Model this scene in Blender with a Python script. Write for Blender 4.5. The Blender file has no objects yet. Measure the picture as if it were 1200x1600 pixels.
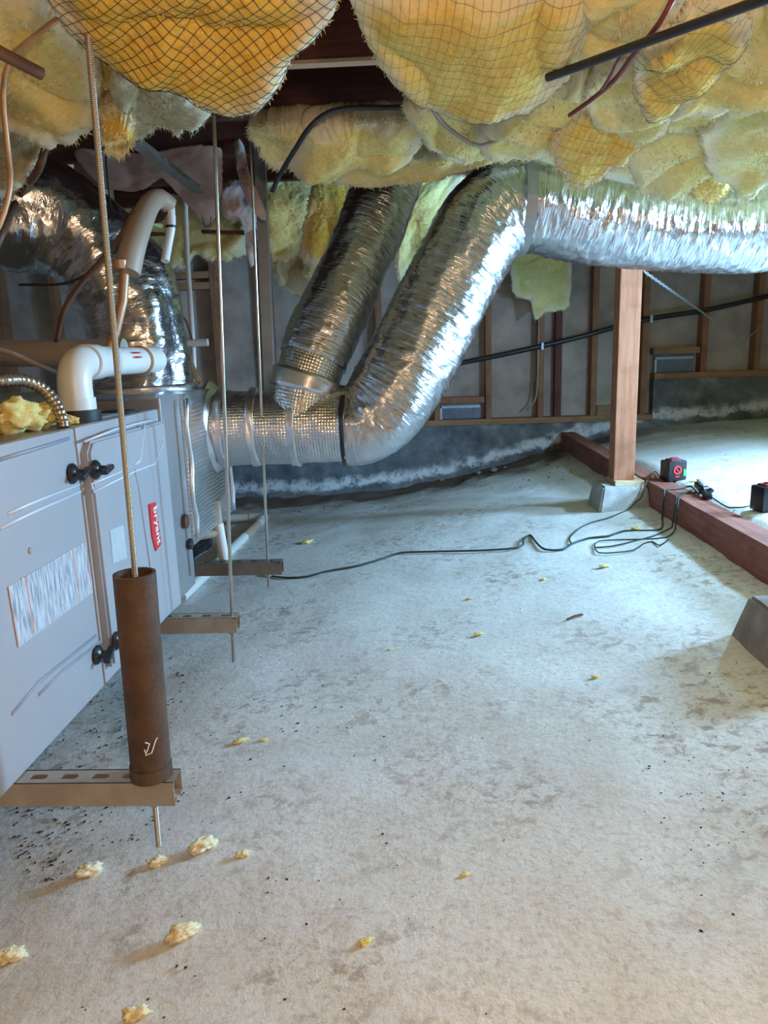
import bpy, bmesh, math, random
from mathutils import Vector, Matrix, noise
from mathutils.bvhtree import BVHTree
V = Vector
random.seed(7)
SC = bpy.context.scene
COL = SC.collection

# ------------------------------------------------------------------ camera
F = 1152.35                                   # focal length in px of the 1200x1600 frame
PITCH, YAW, ROLL = .213691, .0443154, .0326616
CAM = V((0, 0, .81))
_cp, _sp, _cy, _sy = math.cos(PITCH), math.sin(PITCH), math.cos(YAW), math.sin(YAW)
fw = V((-_sy*_cp, _cy*_cp, -_sp)); rt = V((_cy, _sy, 0)); dn = fw.cross(rt)
_c, _s = math.cos(ROLL), math.sin(ROLL)
RT = _c*rt + _s*dn; DN = -_s*rt + _c*dn
cd = bpy.data.cameras.new('camera'); cam = bpy.data.objects.new('camera', cd); COL.objects.link(cam)
cd.sensor_fit = 'VERTICAL'; cd.sensor_height = 36; cd.lens = 36*F/1600; cd.clip_start = .02
cam.matrix_world = Matrix(((RT.x, -DN.x, -fw.x, CAM.x), (RT.y, -DN.y, -fw.y, CAM.y), (RT.z, -DN.z, -fw.z, CAM.z), (0, 0, 0, 1)))
SC.camera = cam

# ------------------------------------------------------------------ light
SC.view_settings.view_transform = 'Standard'; SC.view_settings.look = 'None'
SC.view_settings.gamma = 1; SC.view_settings.use_curve_mapping = False
SC.view_settings.exposure = 0.3
w = bpy.data.worlds.new('world'); SC.world = w; w.use_nodes = True
w.node_tree.nodes['Background'].inputs[0].default_value = (.55, .62, .75, 1)
w.node_tree.nodes['Background'].inputs[1].default_value = .10
def lamp(name, loc, power, col, size):
    l = bpy.data.lights.new(name, 'POINT'); l.energy = power; l.color = col; l.shadow_soft_size = size
    o = bpy.data.objects.new(name, l); o.location = loc; COL.objects.link(o); return o
def spot(name, loc, aim, power, col, size, cone, blend):
    l = bpy.data.lights.new(name, 'SPOT'); l.energy = power; l.color = col; l.shadow_soft_size = size
    l.spot_size = math.radians(cone); l.spot_blend = blend
    o = bpy.data.objects.new(name, l); o.location = loc; COL.objects.link(o)
    o.rotation_euler = (V(aim)-V(loc)).to_track_quat('-Z', 'Y').to_euler(); return o
spot('work_light', (1.55, 2.62, .88), (.6, 3.05, .1), 52, (.36, .68, 1), .04, 146, .4)
spot('flood_light', (2.75, 2.30, 1.20), (-.4, 2.0, .10), 430, (.35, .66, 1), .20, 116, .6)
lamp('warm_bulb', (.18, -.22, 1.00), 25, (1, .66, .40), .05)

# ------------------------------------------------------------------ pixel -> place
def ray(px, py): return RT*((px-600)/F) + DN*((py-800)/F) + fw
def PD(px, py, D): return CAM + ray(px, py)*D
def PA(px, py, i, v):
    q = ray(px, py); return CAM + q*((v-CAM[i])/q[i])
def PX(px, py, x): return PA(px, py, 0, x)
def PY(px, py, y): return PA(px, py, 1, y)
def PZ(px, py, z): return PA(px, py, 2, z)
SL = .125
def PG(px, py, up=0):
    q = ray(px, py); p = CAM + q*((-CAM.z)/(q.z-SL*q.x))
    for _ in range(30): p = p.lerp(CAM + q*((ground(p.x, p.y)-CAM.z)/q.z), .5)
    p.z = ground(p.x, p.y)+up; return p
WY = 5.1
_wt = sorted([(PY(a, b, WY).x, PY(a, b, WY).z) for a, b in ((360, 780), (480, 776), (600, 766), (700, 748), (800, 722), (900, 692), (1000, 668), (1200, 652))])
def wallz(x):
    if x <= _wt[0][0]: return _wt[0][1] + .03*(x-_wt[0][0])
    if x >= _wt[-1][0]: return _wt[-1][1] + .06*(x-_wt[-1][0])
    for (a, za), (b, zb) in zip(_wt, _wt[1:]):
        if a <= x <= b: return za + (zb-za)*(x-a)/(b-a)
def sm(a, b, t):
    t = max(0, min(1, (t-a)/(b-a))); return t*t*(3-2*t)
def ground(x, y):
    base = SL*max(-2.6, min(2.6, x))
    k = sm(3.4, 5.1, y)
    base += .10*sm(1.03, 1.10, x)
    return base*(1-k) + wallz(x)*k

# ------------------------------------------------------------------ mesh helpers
WL = {}
class MB:
    def __init__(s): s.v = []; s.f = []; s.uv = []
    def add(s, vs, fs, uvs=None):
        o = len(s.v); s.v += [V(p) for p in vs]
        s.f += [tuple(i+o for i in f) for f in fs]
        s.uv += uvs if uvs else [None]*len(fs)
        return s
    def box(s, c, d, M=None, bev=0):
        c = V(c); h = [k/2 for k in d]
        if bev <= 0:
            vs = [V((x*h[0], y*h[1], z*h[2])) for z in (-1, 1) for y in (-1, 1) for x in (-1, 1)]
            fs = [(0, 2, 3, 1), (4, 5, 7, 6), (0, 1, 5, 4), (2, 6, 7, 3), (0, 4, 6, 2), (1, 3, 7, 5)]
        else:
            bm = bmesh.new(); bmesh.ops.create_cube(bm, size=1)
            for q in bm.verts: q.co = V((q.co.x*d[0], q.co.y*d[1], q.co.z*d[2]))
            bmesh.ops.bevel(bm, geom=bm.edges[:], offset=bev, segments=2, affect='EDGES', profile=.6)
            bm.verts.index_update(); vs = [q.co.copy() for q in bm.verts]; fs = [tuple(q.index for q in f.verts) for f in bm.faces]; bm.free()
        if M: vs = [M @ q for q in vs]
        return s.add([q+c for q in vs], fs)
    def span(s, a, b, bev=0):
        a = V(a); b = V(b)
        return s.box((a+b)/2, [abs(k) for k in (b-a)], None, bev)
    def bar(s, a, b, wd, th, up=V((0, 0, 1)), bev=0):
        a = V(a); b = V(b); x = (b-a).normalized(); y = up.cross(x).normalized(); z = x.cross(y)
        M = Matrix((x, y, z)).transposed()
        return s.box((a+b)/2, ((b-a).length, wd, th), M, bev)
    def prism(s, poly, vec):
        n = len(poly); vec = V(vec); vs = [V(p) for p in poly]+[V(p)+vec for p in poly]
        fs = [tuple(range(n))[::-1], tuple(range(n, 2*n))]+[(i, (i+1) % n, n+(i+1) % n, n+i) for i in range(n)]
        return s.add(vs, fs)
    def tube(s, path, r, n=12, cap=True, disp=None, up=None):
        path = [V(p) for p in path]; m = len(path); vs = []; fs = []; uvs = []
        t0 = (path[1]-path[0]).normalized()
        a = V((0, 0, 1)) if abs(t0.z) < .9 else V((0, 1, 0))
        if up: a = up
        nrm = (a - t0*a.dot(t0)).normalized(); arc = 0; arcs = []
        R0 = r(0) if callable(r) else r
        for i in range(m):
            t = (path[min(i+1, m-1)]-path[max(i-1, 0)]).normalized()
            nrm = (nrm - t*nrm.dot(t)).normalized(); bn = t.cross(nrm)
            if i: arc += (path[i]-path[i-1]).length
            arcs.append(arc)
            rr = r(i/(m-1)) if callable(r) else r
            for k in range(n):
                th = 2*math.pi*k/n; c, sn = math.cos(th), math.sin(th)
                q = rr + (disp(arc, c, sn, i/(m-1)) if disp else 0)
                vs.append(path[i]+nrm*(c*q)+bn*(sn*q))
        for i in range(m-1):
            for k in range(n):
                k2 = (k+1) % n
                fs.append((i*n+k, i*n+k2, (i+1)*n+k2, (i+1)*n+k))
                v0, v1 = 2*math.pi*R0*k/n, 2*math.pi*R0*(k+1)/n
                uvs.append(((arcs[i], v0), (arcs[i], v1), (arcs[i+1], v1), (arcs[i+1], v0)))
        if cap:
            fs += [tuple(range(n))[::-1], tuple(range((m-1)*n, m*n))]; uvs += [None, None]
        return s.add(vs, fs, uvs)
    def ring(s, path_r_z, base, axis=V((0, 0, 1)), n=20, closed=True):   # lathe: (r, h) pairs
        axis = axis.normalized(); a = V((1, 0, 0)) if abs(axis.x) < .9 else V((0, 1, 0))
        u = (a-axis*a.dot(axis)).normalized(); w2 = axis.cross(u); base = V(base); m = len(path_r_z); vs = []; fs = []
        for r, h in path_r_z:
            for k in range(n):
                th = 2*math.pi*k/n; vs.append(base+axis*h+u*(math.cos(th)*r)+w2*(math.sin(th)*r))
        for i in range(m-1 if not closed else m):
            j = (i+1) % m
            for k in range(n):
                k2 = (k+1) % n; fs.append((i*n+k, i*n+k2, j*n+k2, j*n+k))
        if not closed: fs += [tuple(range(n))[::-1], tuple(range((m-1)*n, m*n))]
        return s.add(vs, fs)
    def build(s, name, mat, parent=None, smooth=False, origin=None):
        n = len(s.v)
        lo = V([min(p[i] for p in s.v) for i in range(3)]); hi = V([max(p[i] for p in s.v) for i in range(3)])
        o0 = V(origin) if origin else V(((lo.x+hi.x)/2, (lo.y+hi.y)/2, lo.z))
        me = bpy.data.meshes.new(name)
        me.from_pydata([tuple(p-o0) for p in s.v], [], s.f)
        if any(s.uv):
            ul = me.uv_layers.new(name='UVMap').data; k = 0
            for f, u in zip(s.f, s.uv):
                for j in range(len(f)):
                    ul[k].uv = u[j] if u else (0, 0)
                    k += 1
        me.materials.append(mat)
        if smooth is True:
            me.polygons.foreach_set('use_smooth', [True]*len(me.polygons))
        elif smooth:
            me.polygons.foreach_set('use_smooth', [True]*len(me.polygons)); 
            try: me.set_sharp_from_angle(angle=math.radians(smooth))
            except Exception: pass
        o = bpy.data.objects.new(name, me); o.location = o0; COL.objects.link(o); WL[o] = o0
        if parent:
            o.parent = parent; o.matrix_parent_inverse = Matrix.Translation(-WL[parent])
        return o
def tag(o, label, cat, group=None):
    o['label'] = label; o['category'] = cat
    if group: o['group'] = group
    return o
def thing(name, loc, label, cat, group=None):
    o = bpy.data.objects.new(name, None); o.location = loc; o.empty_display_size = .05; COL.objects.link(o); WL[o] = V(loc)
    return tag(o, label, cat, group)
def struct(o): o['kind'] = 'structure'; return o
def spline(pts, ds=.02, closed=False):
    P = [V(p) for p in pts]; out = []
    Q = [P[0]*2-P[1]]+P+[P[-1]*2-P[-2]]
    for i in range(1, len(Q)-2):
        a, b, c, d = Q[i-1:i+3]; k = max(2, int((c-b).length/ds))
        for j in range(k):
            t = j/k
            out.append(.5*((2*b)+(c-a)*t+(2*a-5*b+4*c-d)*t*t+(3*b-a-3*c+d)*t**3))
    out.append(P[-1].copy()); return out

# ------------------------------------------------------------------ materials
def nodemat(name):
    m = bpy.data.materials.new(name); m.use_nodes = True; nt = m.node_tree
    return m, nt, nt.nodes['Principled BSDF']
def N(nt, typ, **kw):
    n = nt.nodes.new(typ)
    for k, v in kw.items():
        if k in n.inputs: n.inputs[k].default_value = v
        else: setattr(n, k, v)
    return n
def coords(nt, kind='Object', scale=(1, 1, 1)):
    t = N(nt, 'ShaderNodeTexCoord'); mp = N(nt, 'ShaderNodeMapping'); mp.inputs['Scale'].default_value = scale
    nt.links.new(t.outputs[kind], mp.inputs[0]); return mp.outputs[0]
def noi(nt, vec, scale, detail=4, rough=.55, dist=0):
    n = N(nt, 'ShaderNodeTexNoise'); n.inputs['Scale'].default_value = scale; n.inputs['Detail'].default_value = detail
    n.inputs['Roughness'].default_value = rough; n.inputs['Distortion'].default_value = dist
    nt.links.new(vec, n.inputs['Vector']); return n.outputs['Fac']
def ramp(nt, fac, stops):
    r = N(nt, 'ShaderNodeValToRGB'); el = r.color_ramp.elements
    while len(el) < len(stops): el.new(.5)
    for e, (p, c) in zip(el, stops): e.position = p; e.color = (*c, 1) if len(c) == 3 else c
    nt.links.new(fac, r.inputs[0]); return r.outputs[0]
def mixc(nt, fac, a, b, blend='MIX'):
    m = N(nt, 'ShaderNodeMix', data_type='RGBA', blend_type=blend)
    for inp, val in ((m.inputs[0], fac), (m.inputs[6], a), (m.inputs[7], b)):
        if isinstance(val, (int, float)): inp.default_value = val
        elif isinstance(val, tuple): inp.default_value = (*val, 1)
        else: nt.links.new(val, inp)
    return m.outputs[2]
def bump(nt, bs, h, strength, dist=.01, prev=None):
    b = N(nt, 'ShaderNodeBump'); b.inputs['Strength'].default_value = strength; b.inputs['Distance'].default_value = dist
    nt.links.new(h, b.inputs['Height'])
    if prev: nt.links.new(prev, b.inputs['Normal'])
    nt.links.new(b.outputs[0], bs.inputs['Normal']); return b.outputs[0]
def simple(name, col, rough=.6, metal=0, var=.25, scale=12, bmp=.15, bscale=60, kind='Object', sc=(1, 1, 1), col2=None):
    m, nt, bs = nodemat(name); v = coords(nt, kind, sc)
    c2 = col2 or tuple(k*(1-var) for k in col)
    nt.links.new(ramp(nt, noi(nt, v, scale), [(.35, c2), (.65, col)]), bs.inputs['Base Color'])
    bs.inputs['Roughness'].default_value = rough; bs.inputs['Metallic'].default_value = metal
    if bmp: bump(nt, bs, noi(nt, v, bscale, 3), bmp, .004)
    return m
M = {}
def ins_mat(name, a, b, c):
    m, nt, bs = nodemat(name); v = coords(nt)
    oi = N(nt, 'ShaderNodeObjectInfo'); ad = N(nt, 'ShaderNodeVectorMath', operation='ADD')
    nt.links.new(v, ad.inputs[0]); nt.links.new(oi.outputs['Random'], ad.inputs[1]); v = ad.outputs[0]
    c1 = ramp(nt, noi(nt, v, 4.5, 3, .5, .5), [(.34, a), (.50, b), (.66, c)])
    mp = N(nt, 'ShaderNodeMapping'); mp.inputs['Scale'].default_value = (1, 2.6, 1.4); mp.inputs['Rotation'].default_value = (.4, .5, .9)
    nt.links.new(v, mp.inputs[0])
    n2 = noi(nt, mp.outputs[0], 60, 5, .75)
    col = mixc(nt, .5, c1, mixc(nt, ramp(nt, n2, [(.32, (0, 0, 0)), (.66, (1, 1, 1))]), tuple(k*.85 for k in a), c))
    at = N(nt, 'ShaderNodeAttribute'); at.attribute_name = 'rim'
    col = mixc(nt, at.outputs['Fac'], col, (.84, .78, .62))
    nt.links.new(col, bs.inputs['Base Color'])
    bs.inputs['Roughness'].default_value = 1; bs.inputs['Specular IOR Level'].default_value = .05
    b1 = bump(nt, bs, n2, .18, .01)
    bump(nt, bs, noi(nt, v, 260, 3, .75), .45, .003, b1)
    return m
M['ins_orange'] = ins_mat('orange_fibreglass', (.86, .41, .03), (.91, .57, .06), (.92, .74, .24))
M['ins_pale'] = ins_mat('pale_yellow_fibreglass', (.82, .53, .09), (.88, .74, .26), (.90, .84, .52))
M['ins_green'] = ins_mat('lemon_fibreglass', (.76, .62, .14), (.84, .77, .33), (.88, .85, .55))
M['ins_tuft'] = ins_mat('loose_tuft_fibreglass', (.86, .66, .30), (.92, .82, .52), (.94, .90, .74))
M['ins_mid'] = ins_mat('golden_fibreglass', (.86, .50, .06), (.89, .68, .15), (.90, .80, .36))
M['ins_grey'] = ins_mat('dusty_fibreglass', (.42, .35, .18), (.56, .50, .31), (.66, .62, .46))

def foil(name, kind, u, vv, strength, rough=.2, quilt=0, col=(.57, .58, .61)):
    m, nt, bs = nodemat(name); v = coords(nt, 'UV', (u, vv, 1)); v1 = coords(nt, 'UV')
    bs.inputs['Base Color'].default_value = (*col, 1); bs.inputs['Metallic'].default_value = 1
    rr = noi(nt, v1, 14, 3)
    mr = N(nt, 'ShaderNodeMapRange'); mr.inputs[3].default_value = rough*.7; mr.inputs[4].default_value = rough*1.5
    nt.links.new(rr, mr.inputs[0]); nt.links.new(mr.outputs[0], bs.inputs['Roughness'])
    b1 = bump(nt, bs, noi(nt, v, 1, 4, .6, .8), strength, .012)
    vo = N(nt, 'ShaderNodeTexVoronoi'); vo.inputs['Scale'].default_value = 38; nt.links.new(v1, vo.inputs['Vector'])
    b2 = bump(nt, bs, vo.outputs['Distance'], strength*.5, .008, b1)
    if quilt:
        q = N(nt, 'ShaderNodeTexVoronoi'); q.inputs['Scale'].default_value = quilt; q.inputs['Randomness'].default_value = .15
        nt.links.new(v1, q.inputs['Vector']); bump(nt, bs, q.outputs['Distance'], .36, .006, b2)
    return m
M['flex'] = foil('crinkled_foil_jacket', 'UV', 95, 13, .5, .19)
M['flex2'] = foil('loose_foil_jacket', 'UV', 30, 10, .45, .2)
M['quilt'] = foil('bubble_foil_wrap', 'UV', 20, 20, .25, .25, 110, (.68, .68, .69))
M['quiltbox'] = foil('ribbed_foil_wrap', 'UV', 18, 18, .2, .34, 0, (.68, .68, .69))
nt = M['quiltbox'].node_tree; wv = N(nt, 'ShaderNodeTexWave', bands_direction='Y'); wv.inputs['Scale'].default_value = 26; wv.inputs['Distortion'].default_value = .8; wv.inputs['Detail Scale'].default_value = 3
nt.links.new(coords(nt, 'UV'), wv.inputs['Vector'])
bs = nt.nodes['Principled BSDF']; bump(nt, bs, wv.outputs['Fac'], .22, .005, bs.inputs['Normal'].links[0].from_socket)

# ground
m, nt, bs = nodemat('sandy_ground'); v = coords(nt)
big = noi(nt, v, 1.6, 6, .62, .4); med = noi(nt, v, 9, 6, .65); fine = noi(nt, v, 90, 5, .7)
c = ramp(nt, big, [(.32, (.64, .61, .58)), (.5, (.76, .75, .74)), (.66, (.82, .82, .82))])
crumb = noi(nt, v, 26, 6, .75, .4)
patch = mixc(nt, 1.0, ramp(nt, crumb, [(.40, (1, 1, 1)), (.50, (0, 0, 0))]), ramp(nt, noi(nt, v, 2.3, 4, .6, .3), [(.44, (0, 0, 0)), (.62, (.85, .85, .85))]), 'MULTIPLY')
c = mixc(nt, patch, c, (.36, .28, .24))
c = mixc(nt, .45, c, mixc(nt, ramp(nt, fine, [(.36, (1, 1, 1)), (.50, (0, 0, 0))]), c, (.42, .38, .36)))
# bare earth along the foundation
tc = N(nt, 'ShaderNodeTexCoord'); sp = N(nt, 'ShaderNodeSeparateXYZ'); nt.links.new(tc.outputs['Object'], sp.inputs[0])
ma = N(nt, 'ShaderNodeMath', operation='MULTIPLY_ADD'); nt.links.new(noi(nt, v, 3.5, 5, .6), ma.inputs[0]); ma.inputs[1].default_value = .9; nt.links.new(sp.outputs['Y'], ma.inputs[2])
mr = N(nt, 'ShaderNodeMapRange'); mr.inputs[1].default_value = 4.9; mr.inputs[2].default_value = 5.25; nt.links.new(ma.outputs[0], mr.inputs[0])
mx = N(nt, 'ShaderNodeMapRange'); mx.inputs[1].default_value = 2.0; mx.inputs[2].default_value = 1.3; nt.links.new(sp.outputs['X'], mx.inputs[0])
mm = N(nt, 'ShaderNodeMath', operation='MULTIPLY'); nt.links.new(mr.outputs[0], mm.inputs[0]); nt.links.new(mx.outputs[0], mm.inputs[1])
c = mixc(nt, mm.outputs[0], c, (.17, .12, .09))
nt.links.new(c, bs.inputs['Base Color']); bs.inputs['Roughness'].default_value = .95; bs.inputs['Specular IOR Level'].default_value = .15
b1 = bump(nt, bs, noi(nt, v, 30, 6, .7), .25, .02); bump(nt, bs, fine, .12, .004, b1)
M['ground'] = m

# foundation concrete with efflorescence band just above the soil
m, nt, bs = nodemat('stained_concrete'); v = coords(nt); vs_ = coords(nt, 'UV')
c = ramp(nt, noi(nt, v, 6, 6, .65), [(.35, (.10, .11, .125)), (.55, (.21, .22, .24)), (.72, (.42, .43, .45))])
su = N(nt, 'ShaderNodeSeparateXYZ'); nt.links.new(vs_, su.inputs[0])
a2 = N(nt, 'ShaderNodeMath', operation='MULTIPLY_ADD'); nt.links.new(noi(nt, v, 7, 5, .7), a2.inputs[0]); a2.inputs[1].default_value = .16; nt.links.new(su.outputs['Y'], a2.inputs[2])
rp = ramp(nt, a2.outputs[0], [(.115, (0, 0, 0)), (.14, (1, 1, 1)), (.17, (1, 1, 1)), (.21, (0, 0, 0))])
c = mixc(nt, mixc(nt, 1.0, rp, ramp(nt, noi(nt, v, 16, 5, .7), [(.36, (0, 0, 0)), (.5, (1, 1, 1))]), 'MULTIPLY'), c, (.80, .82, .86))
nt.links.new(c, bs.inputs['Base Color']); bs.inputs['Roughness'].default_value = .9
bump(nt, bs, noi(nt, v, 40, 5, .7), .4, .01); M['concrete'] = m

def wood(name, a, b, grain=(2, 30, 30), rough=.75):
    m, nt, bs = nodemat(name); v = coords(nt, 'Object', grain)
    c = ramp(nt, noi(nt, v, 2.2, 5, .6, .5), [(.3, a), (.68, b)])
    c = mixc(nt, ramp(nt, noi(nt, coords(nt), 9, 4, .6), [(.3, (.5, .5, .5)), (.5, (0, 0, 0))]), c, tuple(k*.55 for k in a))
    nt.links.new(c, bs.inputs['Base Color']); bs.inputs['Roughness'].default_value = rough
    bump(nt, bs, noi(nt, v, 4, 4), .2, .003); return m
M['joist'] = wood('dark_red_joist', (.10, .030, .022), (.17, .055, .038))
M['subfloor'] = wood('subfloor', (.11, .04, .03), (.18, .07, .05))
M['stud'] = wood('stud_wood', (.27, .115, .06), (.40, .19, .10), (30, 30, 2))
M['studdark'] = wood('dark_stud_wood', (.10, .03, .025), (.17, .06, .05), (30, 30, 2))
M['rail'] = wood('rail_wood', (.30, .15, .075), (.46, .25, .13), (2, 30, 30))
M['post'] = wood('fir_post', (.37, .125, .06), (.52, .215, .11), (35, 35, 2.5))
M['beam'] = wood('red_beam', (.24, .075, .055), (.37, .14, .10), (30, 2, 30))
M['shim'] = wood('cut_shim', (.60, .42, .26), (.75, .56, .36), (3, 30, 30))
M['paper'] = simple('building_paper', (.56, .46, .40), .9, 0, .38, 5, .5, 18, col2=(.36, .29, .255))
M['vent'] = simple('vent_metal', (.22, .27, .36), .45, .3, .5, 7, .3, 25)
M['ventrim'] = simple('vent_trim', (.55, .62, .72), .4, .4)
M['pier'] = simple('cast_pier', (.50, .50, .49), .95, 0, .25, 22, .5, 90)
M['pierdark'] = simple('weathered_pier', (.34, .31, .28), .95, 0, .4, 14, .5, 90)
M['furn'] = simple('grey_enamel', (.40, .39, .41), .38, .0, .05, 4, .04, 200)
M['furntop'] = simple('galvanised_top', (.38, .36, .34), .35, .8, .3, 6, .1, 40)
M['case'] = simple('brushed_case', (.40, .40, .41), .45, .7, .12, 5, .1, 50)
M['ridge_shade'] = simple('panel_crease_shade', (.30, .31, .36), .5, 0, .05)  # door enamel darkened, paints shade along the pressed lines
M['ridge_highlight'] = simple('panel_highlight', (.62, .64, .71), .3, 0, .03)  # door enamel lightened, paints the highlight on the pressed ridges
M['black'] = simple('black_plastic', (.018, .018, .022), .3, 0, .2, 12, .05)
M['rubber'] = simple('black_rubber', (.02, .02, .022), .55, 0, .2)
M['red'] = simple('red_badge', (.72, .035, .05), .35, 0, .06, 8, 0)
M['white'] = simple('white_print', (.86, .87, .88), .5, 0, .04, 8, 0)
M['pvc'] = simple('white_pvc', (.80, .78, .74), .3, 0, .06, 6, .02)
M['pvctan'] = simple('dusty_pvc', (.46, .35, .26), .5, 0, .15, 6, .05)
M['pvcgrey'] = simple('grey_tan_pipe', (.40, .33, .28), .5, 0, .2, 6, .05)
M['zinc'] = simple('zinc_rod', (.52, .50, .46), .32, .9, .25, 10, 0)
M['galv'] = simple('galvanised_strip', (.42, .44, .44), .4, .75, .25, 9, .05)
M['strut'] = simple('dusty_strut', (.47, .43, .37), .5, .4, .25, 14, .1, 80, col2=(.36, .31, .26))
M['strutdark'] = simple('shaded_strut', (.26, .24, .22), .5, .45, .25, 14, .1, 80)  # strut metal with shade painted in; also the angle bar's own dark steel
M['rust'] = simple('brown_steel_pipe', (.125, .07, .043), .5, .25, .4, 20, .3, 120)
M['copper'] = simple('copper_sleeve', (.62, .36, .20), .45, .3, .25, 18, .05)
M['conduit'] = simple('black_conduit', (.035, .035, .042), .35, .1, .3, 16, .05)
M['cord'] = simple('dark_green_cord', (.03, .06, .055), .5, 0, .2)
M['cablebrown'] = simple('brown_cable', (.17, .085, .05), .5, 0, .3)
M['cablegrey'] = simple('grey_cable', (.42, .37, .34), .5, 0, .2)
M['cableblack'] = simple('black_cable', (.03, .03, .035), .45, 0, .2)
M['wirered'] = simple('maroon_wire', (.23, .03, .045), .5, 0, .2)
M['kraft'] = simple('pink_kraft', (.66, .43, .37), .85, 0, .35, 8, .3, 30)
M['kraftw'] = simple('torn_white_paper', (.86, .79, .78), .85, 0, .2, 9, .3, 30, col2=(.62, .45, .42))
M['net'] = simple('net_twine', (.05, .04, .03), .8, 0, .1, 5, 0)
M['netpale'] = simple('pale_net_twine', (.20, .17, .12), .8, 0, .1, 5, 0)
M['tape'] = simple('copper_tape', (.66, .42, .28), .3, .7, .1)
M['redbody'] = simple('red_plastic', (.22, .02, .03), .4, 0, .1, 9, .05)
M['green'] = simple('green_plastic', (.08, .5, .12), .4, 0, .1, 9, 0)
M['grit'] = simple('dark_grit', (.05, .042, .038), .9, 0, .4, 40, 0)
M['twig'] = simple('twig_bark', (.19, .09, .045), .9, 0, .3)
M['armor'] = simple('flex_armour', (.50, .42, .36), .3, .9, .2, 9, 0)
M['greymark'] = simple('faded_print', (.50, .54, .58), .6, 0, .1)
M['tapefoil'] = simple('foil_tape', (.75, .76, .8), .36, 1, .08, 9, .35, 45)
# printed warning label
m, nt, bs = nodemat('warning_label'); v = coords(nt)
br = N(nt, 'ShaderNodeTexNoise'); br.inputs['Scale'].default_value = 1; br.inputs['Detail'].default_value = 2
mp = N(nt, 'ShaderNodeMapping'); mp.inputs['Scale'].default_value = (1, 300, 22)
nt.links.new(v, mp.inputs[0]); nt.links.new(mp.outputs[0], br.inputs['Vector'])
nt.links.new(ramp(nt, br.outputs['Fac'], [(.40, (.24, .27, .32)), (.56, (.58, .60, .64))]), bs.inputs['Base Color']); bs.inputs['Roughness'].default_value = .5
M['label'] = m
M['orange'] = simple('orange_rule', (.72, .30, .16), .5, 0, .1, 9, 0)

# ------------------------------------------------------------------ setting: ground, ceiling, walls
mb = MB(); nx, ny = 150, 150; x0, x1, y0, y1 = -3.2, 3.6, -1.8, 5.25
for j in range(ny+1):
    for i in range(nx+1):
        x = x0+(x1-x0)*i/nx; y = y0+(y1-y0)*(j/ny)
        p = V((x*3, y*3, 0)); z = ground(x, y)+.008*noise.noise(p)+.005*noise.noise(p*3.1)+.0025*noise.noise(p*8)
        k = sm(4.2, 5.0, y)*sm(1.8, .9, x)
        z += k*.03*max(0, noise.noise(V((x*7, y*9, 3)))+.1)
        mb.v.append(V((x, y, z)))
mb.f = [(j*(nx+1)+i, j*(nx+1)+i+1, (j+1)*(nx+1)+i+1, (j+1)*(nx+1)+i) for j in range(ny) for i in range(nx)]
mb.uv = [None]*len(mb.f)
b0 = len(mb.v)
for (i, j) in ((0, 0), (nx, 0), (nx, ny), (0, ny)): mb.v.append(V((x0+(x1-x0)*i/nx, y0+(y1-y0)*j/ny, -.7)))
mb.f.append((b0, b0+3, b0+2, b0+1)); mb.uv.append(None)
floor = struct(mb.build('floor', M['ground'], smooth=True, origin=(0, 0, 0)))

JZ = 1.50; SF = 1.735
ceil = struct(MB().span((-3.2, -1.8, SF), (3.6, 5.35, SF+.02)).build('ceiling', M['subfloor']))
for k in range(13):
    y = 1.967+.406*(k-8)
    if y > 5: break
    MB().span((-3.15, y-.019, JZ), (3.55, y+.019, SF)).build('joist', M['joist'], ceil)
for k in (5, 6):
    y = 1.967+.406*(k-0)
    if y < 5.0: MB().span((-3.15, y-.019, JZ), (3.55, y+.019, SF)).build('joist', M['joist'], ceil)

# back wall: paper sheet, studs, plates, foundation
zs1 = PY(800, 662, WY-.02).z; zs2 = PY(1100, 590, WY-.02).z; xs = PY(1018, 640, WY).x
wall = struct(MB().span((-3.2, WY+.07, -.4), (3.6, WY+.10, SF)).build('wall_back', M['paper']))
def stem(xa, xb, zt, name):
    mb = MB(); n = max(2, int((xb-xa)/.08)); yb = WY-.02
    for i in range(n+1):
        x = xa+(xb-xa)*i/n; zb = wallz(x)-.12
        for z in (zb, zt): mb.v.append(V((x, yb, z)))
        mb.v.append(V((x, yb+.09, zt)))
    for i in range(n):
        a, b = i*3, i*3+3; xa_ = mb.v[a].x; xb_ = mb.v[b].x
        h = lambda q: q.z-wallz(q.x)
        mb.f += [(a, b, b+1, a+1), (a+1, b+1, b+2, a+2)]
        mb.uv += [tuple((mb.v[k].x, h(mb.v[k])) for k in (a, b, b+1, a+1)), tuple((mb.v[k].x, h(mb.v[k])) for k in (a+1, b+1, b+2, a+2))]
    mb.f += [(0, 1, 2), (n*3, n*3+2, n*3+1)]; mb.uv += [None, None]
    return mb.build(name, M['concrete'], wall, origin=(0, WY, 0))
stem(-3.2, xs, zs1, 'foundation_stem'); stem(xs, 3.6, zs2, 'foundation_stem')
MB().span((-3.2, WY-.035, zs1), (xs, WY+.07, zs1+.038)).build('sill_plate', M['rail'], wall)
MB().span((xs, WY-.035, zs2), (3.6, WY+.07, zs2+.038)).build('sill_plate', M['rail'], wall)
sx0 = PY(763, 560, WY).x; sp_ = .366
xl = [PY(p, 560, WY).x for p in (763, 845, 928, 1006, 1098, 1181)]
xl += [xl[0]-sp_*k for k in range(1, 10)] + [xl[5]+sp_*k for k in range(1, 4)]
for x in sorted(xl):
    if abs(x-(xl[0]-sp_)) < .01: continue
    zb = (zs1 if x < xs-.02 else zs2)+.038
    MB().span((x-.019, WY-.02, zb), (x+.019, WY+.07, SF-.02)).build('stud', M['stud'], wall)
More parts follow.
